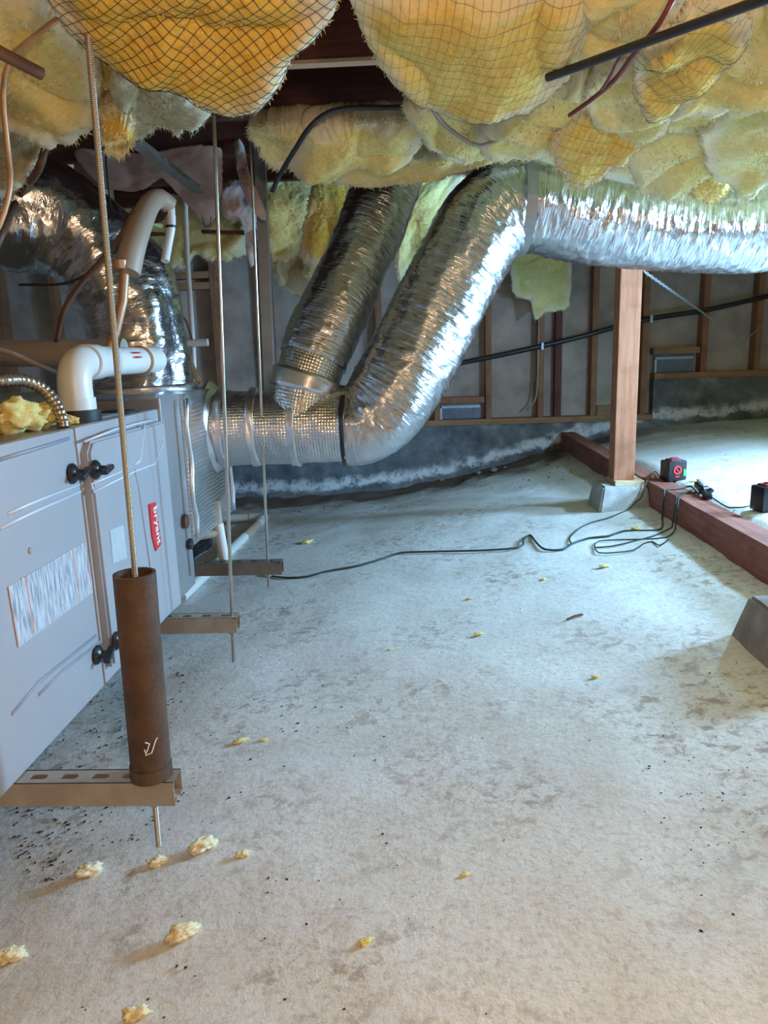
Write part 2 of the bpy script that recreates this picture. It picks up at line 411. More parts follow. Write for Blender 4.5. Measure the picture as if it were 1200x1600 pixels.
x = PY(872, 560, WY+.02).x
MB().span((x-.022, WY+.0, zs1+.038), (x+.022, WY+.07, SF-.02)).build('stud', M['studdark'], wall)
for (pa, pb, py_, mt, z0) in ((683, 757, 626, 'stud', zs1), (1020, 1092, 549, 'rail', zs2)):
    a = PY(pa, py_, WY); b = PY(pb, py_, WY)
    MB().span((a.x, WY-.018, a.z-.02), (b.x, WY+.07, a.z+.02)).build('vent_header', M[mt], wall)
    vn = MB().span((a.x+.02, WY+.03, z0+.038), (b.x-.02, WY+.05, a.z-.02), .004).build('vent_panel', M['vent'], wall)
    MB().span((a.x+.03, WY+.015, a.z-.055), (b.x-.03, WY+.03, a.z-.04)).build('vent_lip', M['ventrim'], vn)
    MB().span((a.x+.02, WY+.015, z0+.038), (a.x+.034, WY+.03, a.z-.055)).build('vent_lip', M['ventrim'], vn)
    if pa == 683: MB().span((a.x-.019, WY-.02, z0+.038), (a.x+.019, WY+.07, a.z-.02)).build('stud', M['stud'], wall)
for py_ in (432, 449):
    a = PY(255, py_, WY); b = PY(345, py_, WY)
    MB().span((a.x, WY-.018, a.z-.022), (b.x, WY+.05, a.z+.022)).build('blocking', M['rail'], wall)
a = PY(932, 640, WY); b = PY(960, 640, WY)
MB().span((a.x, WY-.01, zs1+.038), (b.x, WY+.06, zs1+.10)).build('blocking', M['rail'], wall)
MB().span((-3.0, 1.967-.016, JZ-.008), (3.4, 1.967+.016, JZ)).build('lit_joist_edge', M['shim'], ceil)  # added pale strip, paints the lit bottom face of this joist
struct(MB().span((-3.25, -1.8, -.6), (-3.2, 5.3, SF)).build('wall_left', M['paper']))
struct(MB().span((3.6, -1.8, -.3), (3.65, 5.3, SF)).build('wall_right', M['paper']))
struct(MB().span((-3.25, -1.85, -.6), (3.65, -1.8, SF)).build('wall_behind', M['paper']))

# ------------------------------------------------------------------ post, piers, beam
BX = 1.0
mb = MB(); n = 26; prof = []
for i in range(n+1):
    y = 1.2+(WY-.03-1.2)*i/n; zg = SL*(BX+.02)*(1-sm(3.4, 5.1, y))+wallz(BX+.02)*sm(3.4, 5.1, y); j = .004*noise.noise(V((y*4, 0, 0)))
    prof.append((y, zg-.05, zg+.105+j))
for y, a, b in prof:
    for x, z in ((BX, a), (BX+.089, a), (BX+.089, b), (BX, b)): mb.v.append(V((x, y, z)))
for i in range(n):
    o = i*4
    for k in range(4): mb.f.append((o+k, o+4+k, o+4+(k+1) % 4, o+(k+1) % 4))
mb.f += [(0, 1, 2, 3), (n*4+3, n*4+2, n*4+1, n*4)]; mb.uv = [None]*len(mb.f)
tag(mb.build('ground_beam', M['beam']), 'long dark red timber beam lying on the ground beside the post', 'beam')

def pier(cx, cy, wb, wt_, h, mat, label, zoff=0):
    zg = min(ground(cx-wb/2, cy), ground(cx+wb/2, cy))+zoff; bm = bmesh.new()
    vs = []
    for z, w_ in ((zg-.02, wb), (zg+h, wt_)):
        for sx, sy in ((-1, -1), (1, -1), (1, 1), (-1, 1)): vs.append(bm.verts.new((cx+sx*w_/2, cy+sy*w_/2, z)))
    for f in ((3, 2, 1, 0), (4, 5, 6, 7), (0, 1, 5, 4), (1, 2, 6, 5), (2, 3, 7, 6), (3, 0, 4, 7)): bm.faces.new([vs[i] for i in f])
    bmesh.ops.bevel(bm, geom=bm.edges[:], offset=.007, segments=2, affect='EDGES')
    bmesh.ops.subdivide_edges(bm, edges=[e for e in bm.edges if e.calc_length() > .08], cuts=5, use_grid_fill=True)
    for q in bm.verts: q.co += V((1, 1, 1))*.002*noise.noise(q.co*40)
    bm.verts.index_update(); mb = MB(); mb.add([q.co.copy() for q in bm.verts], [tuple(q.index for q in f.verts) for f in bm.faces]); bm.free()
    return tag(mb.build('pier_block', mat, smooth=30), label, 'pier block'), zg+h
p1 = PG(972, 800); cy1 = p1.y+.13
PXc = PY(970, 760, cy1).x
p1o, zt1 = pier(PXc-.005, cy1, .235, .185, .115, M['pier'], 'light grey concrete pier block under the wooden post')
t = MB(); t.span((PXc-.045, cy1-.075, zt1), (PXc+.08, cy1+.07, zt1+.02), .002)
tag(t.build('wood_shim', M['shim']), 'pale sawn wood pad between the post and its pier block', 'wood pad')
t = MB(); t.span((PXc-.0445, cy1-.0445, zt1+.02), (PXc+.0445, cy1+.0445, JZ-.002), .003)
tag(t.build('wooden_post', M['post']), 'square reddish fir post standing on a grey pier block', 'post')
p2, zt2 = pier(.935, 1.60, .33, .27, .11, M['pierdark'], 'dark weathered concrete pier block with a wood stub on top', .0)
tag(MB().span((.88, 1.58, zt2), (.96, 1.70, zt2+.032), .002).build('wood_shim', M['post']), 'brown wood stub lying on the dark weathered pier block', 'wood pad')

# ------------------------------------------------------------------ furnace
FX = -.65; FZ0 = .155; FZ1 = .687; FYA = .92; FYD = 1.393; FYB = 1.868
fur = thing('furnace', (-1.02, 1.42, FZ0), 'grey horizontal gas furnace hung on strut rails, red maker badge on its door', 'furnace')
MB().span((-1.40, FYA, FZ0), (FX-.02, FYB, FZ1-.004), .004).build('cabinet', M['furntop'], fur)
d1 = MB().span((FX-.022, FYA, FZ0), (FX, FYD-.003, FZ1), .006).build('door', M['furn'], fur, smooth=40)
d2 = MB().span((FX-.022, FYD+.003, FZ0), (FX, FYB, FZ1), .006)
RP = FX+.018
A = lambda px, py: PX(px, py, RP)
yl = FYD+.012; yr = FYB-.012
ol = [(yl, FZ0+.035), (yr, FZ0+.012), (yr, FZ1-.03), (yl+.02, FZ1-.03), (yl, FZ1-.05)]
bm = bmesh.new(); fa = bm.faces.new([bm.verts.new((FX-.004, y, z)) for y, z in ol]); 
ex = bmesh.ops.extrude_face_region(bm, geom=[fa])
for q in ex['geom']:
    if isinstance(q, bmesh.types.BMVert): q.co.x = RP
bmesh.ops.recalc_face_normals(bm, faces=bm.faces[:])
bmesh.ops.bevel(bm, geom=[e for e in bm.edges if all(q.co.x > RP-.001 for q in e.verts)], offset=.005, segments=2, affect='EDGES')
bm.verts.index_update(); d2.add([q.co.copy() for q in bm.verts], [tuple(q.index for q in f.verts) for f in bm.faces]); bm.free()
d2 = d2.build('door', M['furn'], fur, smooth=40)
def crease(pts, X, par, wd=.0035, nm='pressed_ridge', mt='ridge_highlight'):
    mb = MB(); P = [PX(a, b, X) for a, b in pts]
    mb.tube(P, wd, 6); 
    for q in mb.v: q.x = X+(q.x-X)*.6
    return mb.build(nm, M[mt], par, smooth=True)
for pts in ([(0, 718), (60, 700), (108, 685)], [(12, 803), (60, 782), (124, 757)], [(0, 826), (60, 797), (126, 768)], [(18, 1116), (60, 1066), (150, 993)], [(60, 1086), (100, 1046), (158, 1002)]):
    crease(pts, FX, d1, mt='ridge_shade' if pts[0] in ((0, 718), (18, 1116), (60, 1086)) else 'ridge_highlight')
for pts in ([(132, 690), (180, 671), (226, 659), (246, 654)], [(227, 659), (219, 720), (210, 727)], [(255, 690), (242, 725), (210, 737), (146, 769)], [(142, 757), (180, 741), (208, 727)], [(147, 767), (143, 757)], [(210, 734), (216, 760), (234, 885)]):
    crease(pts, RP, d2, .003, mt='ridge_shade' if pts[0] == (210, 734) else 'ridge_highlight')
def latch(px, py, X, par, rot):
    c = PX(px, py, X); lt = MB().ring([(.001, 0), (.019, 0), (.020, .004), (.016, .009), (.009, .013), (.008, .024), (.001, .024)], c, V((1, 0, 0)), 18, False).build('latch', M['black'], par, smooth=35)
    h = MB(); R_ = Matrix.Rotation(rot, 3, 'X')
    h.box(c+V((.027, 0, 0)), (.014, .040, .010), R_, .003)
    h.build('latch_handle', M['black'], lt, smooth=35)
latch(111, 740, FX, d1, .35); latch(147, 734, RP, d2, .2); latch(150, 1023, FX, d1, .5); latch(180, 1001, RP, d2, .3)
c = PX(46, 860, FX); MB().ring([(.001, 0), (.006, 0), (.005, .003), (.001, .003)], c, V((1, 0, 0)), 12, False).build('plug_screw', M['cablegrey'], d1, smooth=35)
def quad(pts, X, par, name, mt, th=.0012):
    P = [PX(a, b, X) for a, b in pts]
    return MB().prism(P, (th, 0, 0)).build(name, M[mt], par)
lb = quad([(12, 917), (134, 845), (145, 925), (28, 1012)], FX, d1, 'warning_label', 'label')
for a, b in (((13, 917), (29, 1011)), ((40, 900), (54, 990)), ((113, 857), (125, 938)), ((133, 846), (144, 924))):
    mb = MB(); mb.bar(PX(*a, FX+.0014), PX(*b, FX+.0014), .0024, .0006, V((1, 0, 0))); mb.build('orange_rule', M['orange'], lb)
for (x, y) in ((36, 958), (65, 932), (104, 903), (128, 887), (68, 891), (35, 908), (101, 948)):
    a = PX(x, y, FX+.0012); MB().box(a, (.0016, .006, .012)).build('print_block', M['greymark'], lb)
st = quad([(171, 828), (192, 820), (198, 872), (176, 880)], RP, d2, 'faded_sticker', 'greymark')
for k in range(5):
    a = PX(176+k*4, 835-k*1.5, RP+.0015); b = PX(180+k*4, 872-k*1.5, RP+.0015); MB().bar(a, b, .0012, .0006, V((1, 0, 0))).build('print_line', M['white'], st)
bd = quad([(231, 788), (241, 785), (250, 850), (242, 861), (236, 838)], RP, d2, 'maker_badge', 'red', .004)
cu = bpy.data.curves.new('t', 'FONT'); cu.body = 'bryant'; cu.size = 1; cu.align_x = 'CENTER'; cu.align_y = 'CENTER'; cu.extrude = .01; cu.resolution_u = 2; cu.offset = .012
tob = bpy.data.objects.new('t', cu); COL.objects.link(tob); bpy.context.view_layer.update()
tme = bpy.data.meshes.new_from_object(tob.evaluated_get(bpy.context.evaluated_depsgraph_get())); bpy.data.objects.remove(tob)
def lettering(me, c, ux, uy, nz, width, par, mat, name='lettering', hs=1.0):
    xs_ = [q.co.x for q in me.vertices]; s = width/(max(xs_)-min(xs_)); mb = MB()
    mb.add([c+ux*(q.co.x*s)+uy*(q.co.y*s*hs)+nz*(.0015*(1 if q.co.z > 0 else 0)) for q in me.vertices], [tuple(p.vertices) for p in me.polygons])
    return mb.build(name, mat, par)
a = PX(238.5, 791, RP); b = PX(245.5, 850, RP); ux = (b-a).normalized(); nz = V((1, 0, 0)); uy = nz.cross(ux)
lettering(tme, (a+b)/2+V((.004, 0, 0))+V((0, .001, 0)), ux, uy, nz, (b-a).length*.98, bd, M['white'], hs=1.0)
# top clutter: printed tape
mb = MB(); mb.span((-.80, 1.60, FZ1-.004), (-.70, 1.86, FZ1+.001)); mb.build('foil_tape', M['tapefoil'], fur)
for k in range(5): MB().span((-.775, 1.62+.05*k, FZ1+.001), (-.745, 1.65+.05*k, FZ1+.0016)).build('printed_word', M['red'], fur)
mb = MB(); mb.ring([(.001, 0), (.045, 0), (.045, .006), (.038, .008), (.001, .008)], (-.72, 1.79, FZ1-.004), n=24, closed=False); mb.build('knockout_cap', M['rubber'], fur, smooth=35)

# coil case
coil = thing('coil_cabinet', (-1.0, 1.95, .19), 'narrow brushed metal coil cabinet between furnace and foil plenum', 'coil cabinet')
CX = FX+.006
MB().span((-1.36, FYB+.001, .17), (CX, 2.03, .715), .004).build('case', M['case'], coil)
MB().span((CX, 1.975, .21), (CX+.004, 1.990, .70)).build('seam_flange', M['galv'], coil)
MB().ring([(.001, 0), (.02, 0), (.02, .012), (.014, .014), (.001, .014)], (CX, 1.965, .37), V((1, 0, 0)), 16, False).build('drain_port', M['rust'], coil, smooth=35)
MB().ring([(.001, 0), (.016, 0), (.016, .012), (.012, .014), (.001, .014)], (CX, 1.985, .30), V((1, 0, 0)), 16, False).build('drain_port', M['black'], coil, smooth=35)
# foil plenum
def foilbox(lo, hi, amp, seed):
    mb = MB(); lo = V(lo); hi = V(hi)
    def face(o, u, v_, nu, nv, nrm):
        b = len(mb.v); uu, vv = u.length, v_.length
        for j in range(nv+1):
            for i in range(nu+1):
                p = o+u*(i/nu)+v_*(j/nv)
                e = min(i, nu-i, j, nv-j); k = min(1, e/2)
                mb.v.append(p+nrm*(amp*k*(noise.noise(p*9+V((seed, 0, 0)))+.5*noise.noise(p*25))))
        for j in range(nv):
            for i in range(nu):
                mb.f.append((b+j*(nu+1)+i, b+j*(nu+1)+i+1, b+(j+1)*(nu+1)+i+1, b+(j+1)*(nu+1)+i))
                mb.uv.append(tuple((uu*(i+a)/nu, vv*(j+c2)/nv) for a, c2 in ((0, 0), (1, 0), (1, 1), (0, 1))))
    d = hi-lo; X, Y, Z = V((d.x, 0, 0)), V((0, d.y, 0)), V((0, 0, d.z))
    face(lo+X, Y, Z, 24, 24, V((1, 0, 0))); face(lo, Z, Y, 20, 20, V((-1, 0, 0)))
    face(lo, X, Z, 24, 24, V((0, -1, 0))); face(lo+Y, Z, X, 20, 20, V((0, 1, 0)))
    face(lo+Z, X, Y, 24, 24, V((0, 0, 1))); face(lo, Y, X, 20, 20, V((0, 0, -1)))
    return mb
ple = thing('supply_plenum', (-1.0, 2.27, .27), 'boxy supply plenum wrapped in ribbed silver foil behind the furnace', 'plenum')
foilbox((-1.36, 2.031, .285), (FX+.012, 2.50, .715), .008, 3).build('wrap', M['quiltbox'], ple, smooth=50)
for k in range(2):
    mb = MB()
    pth = [V((FX+.016, 2.05+.01*math.sin(z*14), .30+z*.40)) for z in [i/12 for i in range(13)]] if k == 0 else [V((FX+.018, 2.485+.006*math.sin(i), .29+.42*i/12)) for i in range(13)]
    mb.tube(pth, .007, 8, disp=lambda a, c, s_, t: .004*noise.noise(V((a*40, c*2, s_*2))))
    mb.build('foil_tape_seam', M['tapefoil'], ple, smooth=True)

# ------------------------------------------------------------------ ducts
def wr(R, f1=9, a1=.010, f2=55, a2=.004, seed=0, coil_=0, lo=2.5):
    def d(s, c, sn, t):
        q = a1*noise.noise(V((s*f1+seed, c*1.6, sn*1.6))) + a2*noise.noise(V((s*f2, c*lo+seed, sn*lo))) + a2*.6*noise.noise(V((s*f2*2.1, c*lo*2.2, sn*lo*2.2+seed)))
        if coil_: q += coil_*math.cos(2*math.pi*s/.045)
        return q
    return d
TY = 2.365
tc_ = PY(440, 667, TY); TZ = tc_.z; TR = .120
xe = PY(538, 667, TY).x
tr = thing('supply_duct', (-.42, TY, TZ-TR), 'short round trunk duct in bubble foil wrap with a branch takeoff', 'duct')
mb = MB(); mb.tube([V((FX+.0+(xe-FX)*i/40, TY, TZ)) for i in range(41)], TR, 64, True, wr(TR, 8, .005, 30, .002, 4)); mb.build('trunk_wrap', M['quilt'], tr, smooth=True)
for px in (352, 402, 462):
    x = PY(px, 667, TY).x
    mb = MB(); mb.tube([V((x-.012+.004*i, TY, TZ)) for i in range(7)], TR+.006, 48, True, wr(TR, 20, .008, 60, .004, px)); mb.build('tape_band', M['tapefoil'], tr, smooth=True)
x0_ = PY(345, 667, TY).x
mb = MB(); mb.tube([V((FX-.0+.03*i/6, TY, TZ)) for i in range(7)], lambda t: TR+.035*(1-t), 48, True, wr(TR, 20, .010, 50, .005, 9)); mb.build('collar_flare', M['tapefoil'], tr, smooth=True)
br_pts = [PY(468, 655, 2.36), PY(478, 600, 2.37), PY(497, 545, 2.40), PY(522, 485, 2.44), PY(556, 410, 2.52), PY(585, 345, 2.60), PY(603, 292, 2.66), PY(612, 262, 2.70)]
bp = spline(br_pts, .012)
k = 0
while (bp[k]-bp[0]).length < .20: k += 1
mb = MB(); mb.tube(bp[:k+1], lambda t: .105, 56, True, wr(.1, 8, .006, 30, .002, 8)); mb.build('branch_takeoff', M['quilt'], tr, smooth=True)
mb = MB(); mb.tube(bp[max(0, k-9):k-4], .112, 48, True, wr(.1, 20, .008, 50, .003, 12)); mb.build('tape_band', M['tapefoil'], tr, smooth=True)
fx = MB(); fx.tube(bp[k-1:], lambda t: .110+.004*math.sin(t*9), 88, True, wr(.11, 6, .008, 55, .0034, 21)); 
tag(fx.build('flex_duct', M['flex'], smooth=True), 'slimmer silver flexible branch duct rising from the trunk takeoff', 'duct')

mp_ = [PY(534, 667, TY), PY(562, 664, TY), PY(592, 643, TY+.01), PY(622, 600, TY+.03), PY(655, 540, TY+.06), PY(690, 470, TY+.09), PY(725, 402, TY+.11), PY(757, 350, TY+.13), PY(795, 322, TY+.15), PY(840, 322, TY+.16), PY(900, 334, TY+.18), PY(980, 346, TY+.21), PY(1080, 354, TY+.24), PY(1170, 356, TY+.26), PY(1250, 346, TY+.28), PY(1330, 335, TY+.3)]
mp2 = spline(mp_, .007); L = len(mp2)
def rmain(t): return (.128+.017*sm(0, .12, t)) - .012*sm(.75, 1, t)
main = thing('flex_duct', mp2[0], 'thick silver flexible duct climbing from the trunk end and running under the joists', 'duct')
mb = MB(); mb.tube(mp2, rmain, 110, True, wr(.145, 5, .008, 66, .0040, 2, lo=4)); mb.build('jacket', M['flex'], main, smooth=True)
def near(path, px):
    return min(range(len(path)), key=lambda i: abs(600+F*((path[i]-CAM).dot(RT))/((path[i]-CAM).dot(fw))-px))
i = near(mp2, 815); seg = mp2[i-3:i+4]; c = mp2[i]; rr = rmain(i/L)+.008
t_ = (mp2[i+2]-mp2[i-2]).normalized()
hs = thing('duct_strap', c+V((0, 0, .15)), 'grey metal hanger strap looped round the thick flexible duct', 'strap')
mb = MB(); sd = V((0, 1, 0)); upv = V((0, 0, 1)); sd = (sd-t_*sd.dot(t_)).normalized(); upv = sd.cross(t_)*-1 if sd.cross(t_).z < 0 else sd.cross(t_)
ringp = [c+sd*(-math.cos(a)*rr)+upv*(math.sin(a)*rr) for a in [math.pi*2*k/40 for k in range(41)]]
vs = []
for q in ringp: vs += [q-t_*.017, q+t_*.017]
mb.add(vs, [(2*k, 2*k+1, 2*k+3, 2*k+2) for k in range(40)])
vs2 = []
for q in ringp: q2 = c+(q-c)*1.012; vs2 += [q2-t_*.017, q2+t_*.017]
mb.add(vs2, [(2*k, 2*k+2, 2*k+3, 2*k+1) for k in range(40)])
mb.build('loop', M['galv'], hs)
MB().span((c.x-.017, c.y-rr*.55-.004, c.z+rr*.8), (c.x+.017, c.y-rr*.55, JZ+.05)).build('hanger_tail', M['galv'], hs)
i = near(mp2, 1188); mb = MB(); mb.tube(mp2[i-4:i+5], rmain(.9)+.004, 64, True, wr(.14, 20, .008, 50, .004, 30)); mb.build('tape_band', M['tapefoil'], main, smooth=True)
i = near(mp2, 541); mb = MB(); mb.tube(mp2[max(0, i-1):i+2], .131, 64, True, wr(.13, 20, .003, 50, .002, 31)); mb.build('draw_band', M['black'], main, smooth=True)

lp = [V((-.83, 2.27, .70)), V((-.83, 2.27, .82)), V((-.845, 2.27, .96)), V((-.90, 2.26, 1.10)), V((-1.02, 2.22, 1.21)), V((-1.2, 2.15, 1.25)), V((-1.4, 2.1, 1.25)), V((-1.65, 2.08, 1.24)), V((-1.95, 2.08, 1.24))]
lp2 = spline(lp, .008)
ret = thing('flex_duct', (-.86, 2.27, .715), 'wide crumpled silver flexible duct bending off the plenum top toward the wall', 'duct')
mb = MB(); mb.tube(lp2, lambda t: .150+.035*sm(.25, .6, t), 100, True, wr(.16, 6, .022, 24, .006, 40, lo=1.4)); mb.build('jacket', M['flex2'], ret, smooth=True)
mb = MB(); mb.tube([lp2[0]+V((0, 0, .012*i)) for i in range(4)], .165, 48, True, wr(.16, 20, .01, 40, .006, 44)); mb.build('foil_skirt', M['tapefoil'], ret, smooth=True)

# ------------------------------------------------------------------ strut rails, rods, sleeve
def strut(name, xa, xb, yc, ztop, label, mat, first):
    W_, H_, T_ = .041, .041, .0026; mb = MB(); p = .0508
    root = thing(name, ((xa+xb)/2, yc, ztop-H_), label, 'strut rail')
    n = int((xb-xa-.006)/p)
    # slotted web
    sl = .0143; ss = .0071
    xc = first
    cells = []
    while xc-p/2 > xa: xc -= p
    while xc-p/2 < xb:
        cells.append((max(xa, xc-p/2), min(xb, xc+p/2), xc)); xc += p
    for a, b, c in cells:
        full = (c-sl-.002 > a and c+sl+.002 < b)
        if b-a < .002: continue
        if not full:
            mb.span((a, yc-W_/2, ztop-T_), (b, yc+W_/2, ztop)); continue
        hole = []; out = []
        K = 24
        for k in range(K):
            th = 2*math.pi*(k+.5)/K; cx = (sl-ss)*(1 if math.cos(th) > 0 else -1)
            hx, hy = cx+ss*math.cos(th), ss*math.sin(th); hole.append((c+hx, yc+hy))
            dx, dy = math.cos(th), math.sin(th); hw, hh = (b-a)/2, W_/2
            s = min(hw/abs(dx) if dx else 9, hh/abs(dy) if dy else 9); out.append([(a+b)/2+dx*s, yc+dy*s])
        for (ex, ey) in ((a, yc-W_/2), (b, yc-W_/2), (b, yc+W_/2), (a, yc+W_/2)):
            k = min(range(K), key=lambda q: (out[q][0]-ex)**2+(out[q][1]-ey)**2); out[k] = [ex, ey]
        vs = [V((x, y, ztop)) for x, y in out]+[V((x, y, ztop)) for x, y in hole]+[V((x, y, ztop-T_)) for x, y in hole]+[V((x, y, ztop-T_)) for x, y in out]
        fs = []
        for k in range(K):
            j = (k+1) % K
            fs += [(k, j, K+j, K+k), (K+k, K+j, 2*K+j, 2*K+k), (2*K+k, 2*K+j, 3*K+j, 3*K+k)]
        mb.add(vs, fs)
    for s in (-1, 1):
        y = yc+s*W_/2; yi = y-s*T_
        mb.span((xa, min(y, yi), ztop-H_), (xb, max(y, yi), ztop))
        mb.span((xa, min(yi, yi-s*.0075), ztop-H_), (xb, max(yi, yi-s*.0075), ztop-H_+T_))
        mb.span((xa, min(yi-s*.005, yi-s*.0075), ztop-H_+T_), (xb, max(yi-s*.005, yi-s*.0075), ztop-H_+.0095))
    mb.build('channel', mat, root)
    return root
def rod(name, p, zb, zt, r, label, mat, lean=(0, 0), nutz=None):
    root = thing(name, (p.x, p.y, zb), label, 'threaded rod')
    P = [V((p.x+lean[0]*(z-p.z), p.y+lean[1]*(z-p.z), z)) for z in [zb+(zt-zb)*i/20 for i in range(21)]]
    mb = MB(); mb.tube(P, r, 12); mb.build('shaft', mat, root, smooth=40)
    if nutz is not None:
        q = V((p.x+lean[0]*(nutz-p.z), p.y+lean[1]*(nutz-p.z), nutz))
        MB().ring([(r+.0002, 0), (.010, 0), (.010, .008), (r+.0002, .008)], q, n=6).build('nut', mat, root)
        MB().ring([(r+.0002, 0), (.013, 0), (.013, .002), (r+.0002, .002)], q+V((0, 0, .008)), n=16).build('washer', mat, root)
    return root
m, nt, bs = nodemat('threaded_zinc'); bs.inputs['Base Color'].default_value = (.55, .50, .42, 1); bs.inputs['Metallic'].default_value = .9; bs.inputs['Roughness'].default_value = .35
wv = N(nt, 'ShaderNodeTexWave', bands_direction='Z'); wv.inputs['Scale'].default_value = 120
nt.links.new(coords(nt), wv.inputs['Vector']); bump(nt, bs, wv.outputs['Fac'], .5, .002); M['thread'] = m
def zpos(px, py, z): return PZ(px, py, z)
S = FZ0-.001
a = zpos(272, 1212, S); y1_ = a.y; s1x = zpos(281, 1204, S).x; f1 = zpos(108, 1214, S).x
strut('strut_rail', -1.5, s1x, y1_, S, 'slotted strut rail carrying the brown pipe sleeve under the furnace', M['strut'], f1)
a = zpos(320, 962, S); s2x = zpos(371, 962, S).x; y2_ = a.y; f2 = zpos(294, 959, S).x
strut('strut_rail', -1.5, s2x, y2_, S, 'slotted strut rail under the red badge end of the furnace', M['strut'], f2)
S3 = .169; a = zpos(360, 868, S3+.02); y3_ = a.y; s3x = zpos(441, 865, S3+.02).x; f3 = zpos(309, 868, S3).x
y3_ = 2.0 if y3_ > 2.3 else y3_
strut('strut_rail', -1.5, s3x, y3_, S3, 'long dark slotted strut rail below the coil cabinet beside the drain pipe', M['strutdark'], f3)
r1 = zpos(238, 1206, S); r1.y = y1_; r1.x = zpos(238, 1213, S).x
t = PY(217, 885, y1_); lean1 = ((PY(140, 80, y1_).x-r1.x)/(PY(140, 80, y1_).z-r1.z), 0)
rod('threaded_rod', r1, PY(257, 1322, y1_).z, JZ+.03, .0045, 'brassy threaded rod rising out of the brown pipe sleeve', M['thread'], lean1, S-.041-.010)
r2 = V((zpos(360, 965, S).x, y2_, S)); l2 = ((PY(334, 180, y2_).x-r2.x)/(PY(334, 180, y2_).z-r2.z), 0)
rod('threaded_rod', r2, PY(361, 1034, y2_).z, JZ+.03, .0045, 'zinc threaded rod through the strut rail at the badge end', M['zinc'], l2, S-.041-.010)
r3 = V((zpos(424, 868, S3).x, y3_, S3)); l3 = ((PY(390, 190, y3_).x-r3.x)/(PY(390, 190, y3_).z-r3.z), 0)
rod('threaded_rod', r3, PY(427, 917, y3_).z, JZ+.03, .0042, 'zinc threaded rod through the long dark strut rail below the coil cabinet', M['zinc'], l3, S3-.041-.010)
# sleeve pipe over rod 1
zt_ = PY(212, 896, y1_).z; sr = .0315
sl_ = thing('pipe_sleeve', (r1.x, y1_, S), 'rusty brown steel pipe sleeve standing on the strut rail around a rod', 'pipe sleeve')
mb = MB(); nseg = 40; ns = 30; tw = .0045; vs = []
off = lambda z: V((lean1[0]*(z-S)+.0, 0, 0))
sc_ = V((r1.x-.001, y1_, 0))
gap = 2
for i in range(ns+1):
    z = S+.001+(zt_-S)*i/ns
    for k in range(nseg+1):
        th = math.pi*1.22+2*math.pi*k/nseg; q = sr+.0004*noise.noise(V((z*20, k, 0)))-(.003 if k in (0, nseg) else 0)+(.0015 if k in (1, 2) else 0)
        vs.append(sc_+off(z)+V((math.cos(th)*q, math.sin(th)*q, z)))
    for k in range(nseg+1):
        th = math.pi*1.22+2*math.pi*k/nseg; vs.append(sc_+off(z)+V((math.cos(th)*(sr-tw), math.sin(th)*(sr-tw), z)))
fs = []; st_ = 2*(nseg+1)
for i in range(ns):
    for k in range(nseg):
        a = i*st_+k; fs.append((a, a+1, a+st_+1, a+st_)); b = a+nseg+1; fs.append((b, b+st_, b+st_+1, b+1))
for k in range(nseg):
    a = ns*st_+k; fs.append((a, a+1, a+nseg+2, a+nseg+1)); fs.append((k+1, k, k+nseg+1, k+nseg+2))
mb.add(vs, fs); mb.build('pipe_wall', M['rust'], sl_, smooth=40)
MB().ring([(sr-.002, 0), (sr+.0015, 0), (sr+.0015, .022), (sr-.002, .022)], (sc_.x, sc_.y, S+.0015), n=32).build('base_band', M['rust'], sl_, smooth=35)
mb = MB()
def onpipe(px, py):
    q = PY(px, py, y1_-sr); cx = sc_.x+off(q.z).x; dx = max(-sr*.95, min(sr*.95, q.x-cx)); q.y = y1_-math.sqrt(sr*sr-dx*dx)-.0012; return q
for st in ([(227, 1160), (233, 1163), (230, 1173), (228, 1180), (236, 1178), (241, 1160), (243, 1157)], [(226, 1171), (229, 1180), (234, 1178)]):
    mb.tube([onpipe(*p) for p in st], .0011, 5)
mb.build('chalk_mark', M['white'], sl_)

# ------------------------------------------------------------------ pipes on and behind the furnace
E1 = thing('vent_pipe', (-.735, 1.62, FZ1), 'white plastic vent elbow rising from a black collar on the furnace', 'pipe')
bx, by = -.735, 1.60
zc = PY(145, 566, 1.60).z
R_ = .036
path = [V((bx, by, FZ1+.02)), V((bx, by, zc-.075))]+[V((bx, by+.05*(1-math.cos(a)), zc-.05+.05*math.sin(a))) for a in [math.pi/2*k/8 for k in range(9)]]+[V((bx+.005, by+.13, zc)), V((bx+.01, by+.20, zc))]
mb = MB(); mb.tube(path, R_, 28); mb.build('elbow', M['pvc'], E1, smooth=50)
MB().ring([(R_-.004, 0), (R_+.004, 0), (R_+.004, .045), (R_-.004, .045)], (bx, by, zc-.12), n=28).build('socket', M['pvc'], E1, smooth=35)
MB().ring([(R_-.006, 0), (R_+.012, 0), (R_+.012, .024), (R_-.006, .026)], (bx, by, FZ1-.004), n=28).build('rubber_collar', M['rubber'], E1, smooth=35)
MB().ring([(R_-.003, 0), (R_+.004, 0), (R_+.004, .05), (R_-.003, .05)], (bx+.003, by+.06, zc), V((.04, 1, 0)), n=28).build('socket', M['pvc'], E1, smooth=35)
mb = MB(); mb.tube([V((bx+.01, by+.20, zc)), V((bx+.03, by+.44, zc))], R_*.93, 28); hp = mb.build('pipe_run', M['pvc'], E1, smooth=50)
MB().ring([(R_*.93-.001, 0), (R_+.003, 0), (R_+.003, .006), (R_*.93-.001, .006)], (bx+.022, by+.34, zc), V((.08, 1, 0)), n=24).build('copper_clip', M['copper'], E1, smooth=35)
mb = MB()
for k in range(9):
    for j in range(2):
        y = by+.24+.011*k; th = .25+.35*j
        q = V((bx+.016+.0345*math.cos(th), y, zc+.0345*math.sin(th))); mb.box(q, (.0012, .006, .005), Matrix.Rotation(-th, 3, 'Y'))
mb.build('red_print', M['red'], hp)

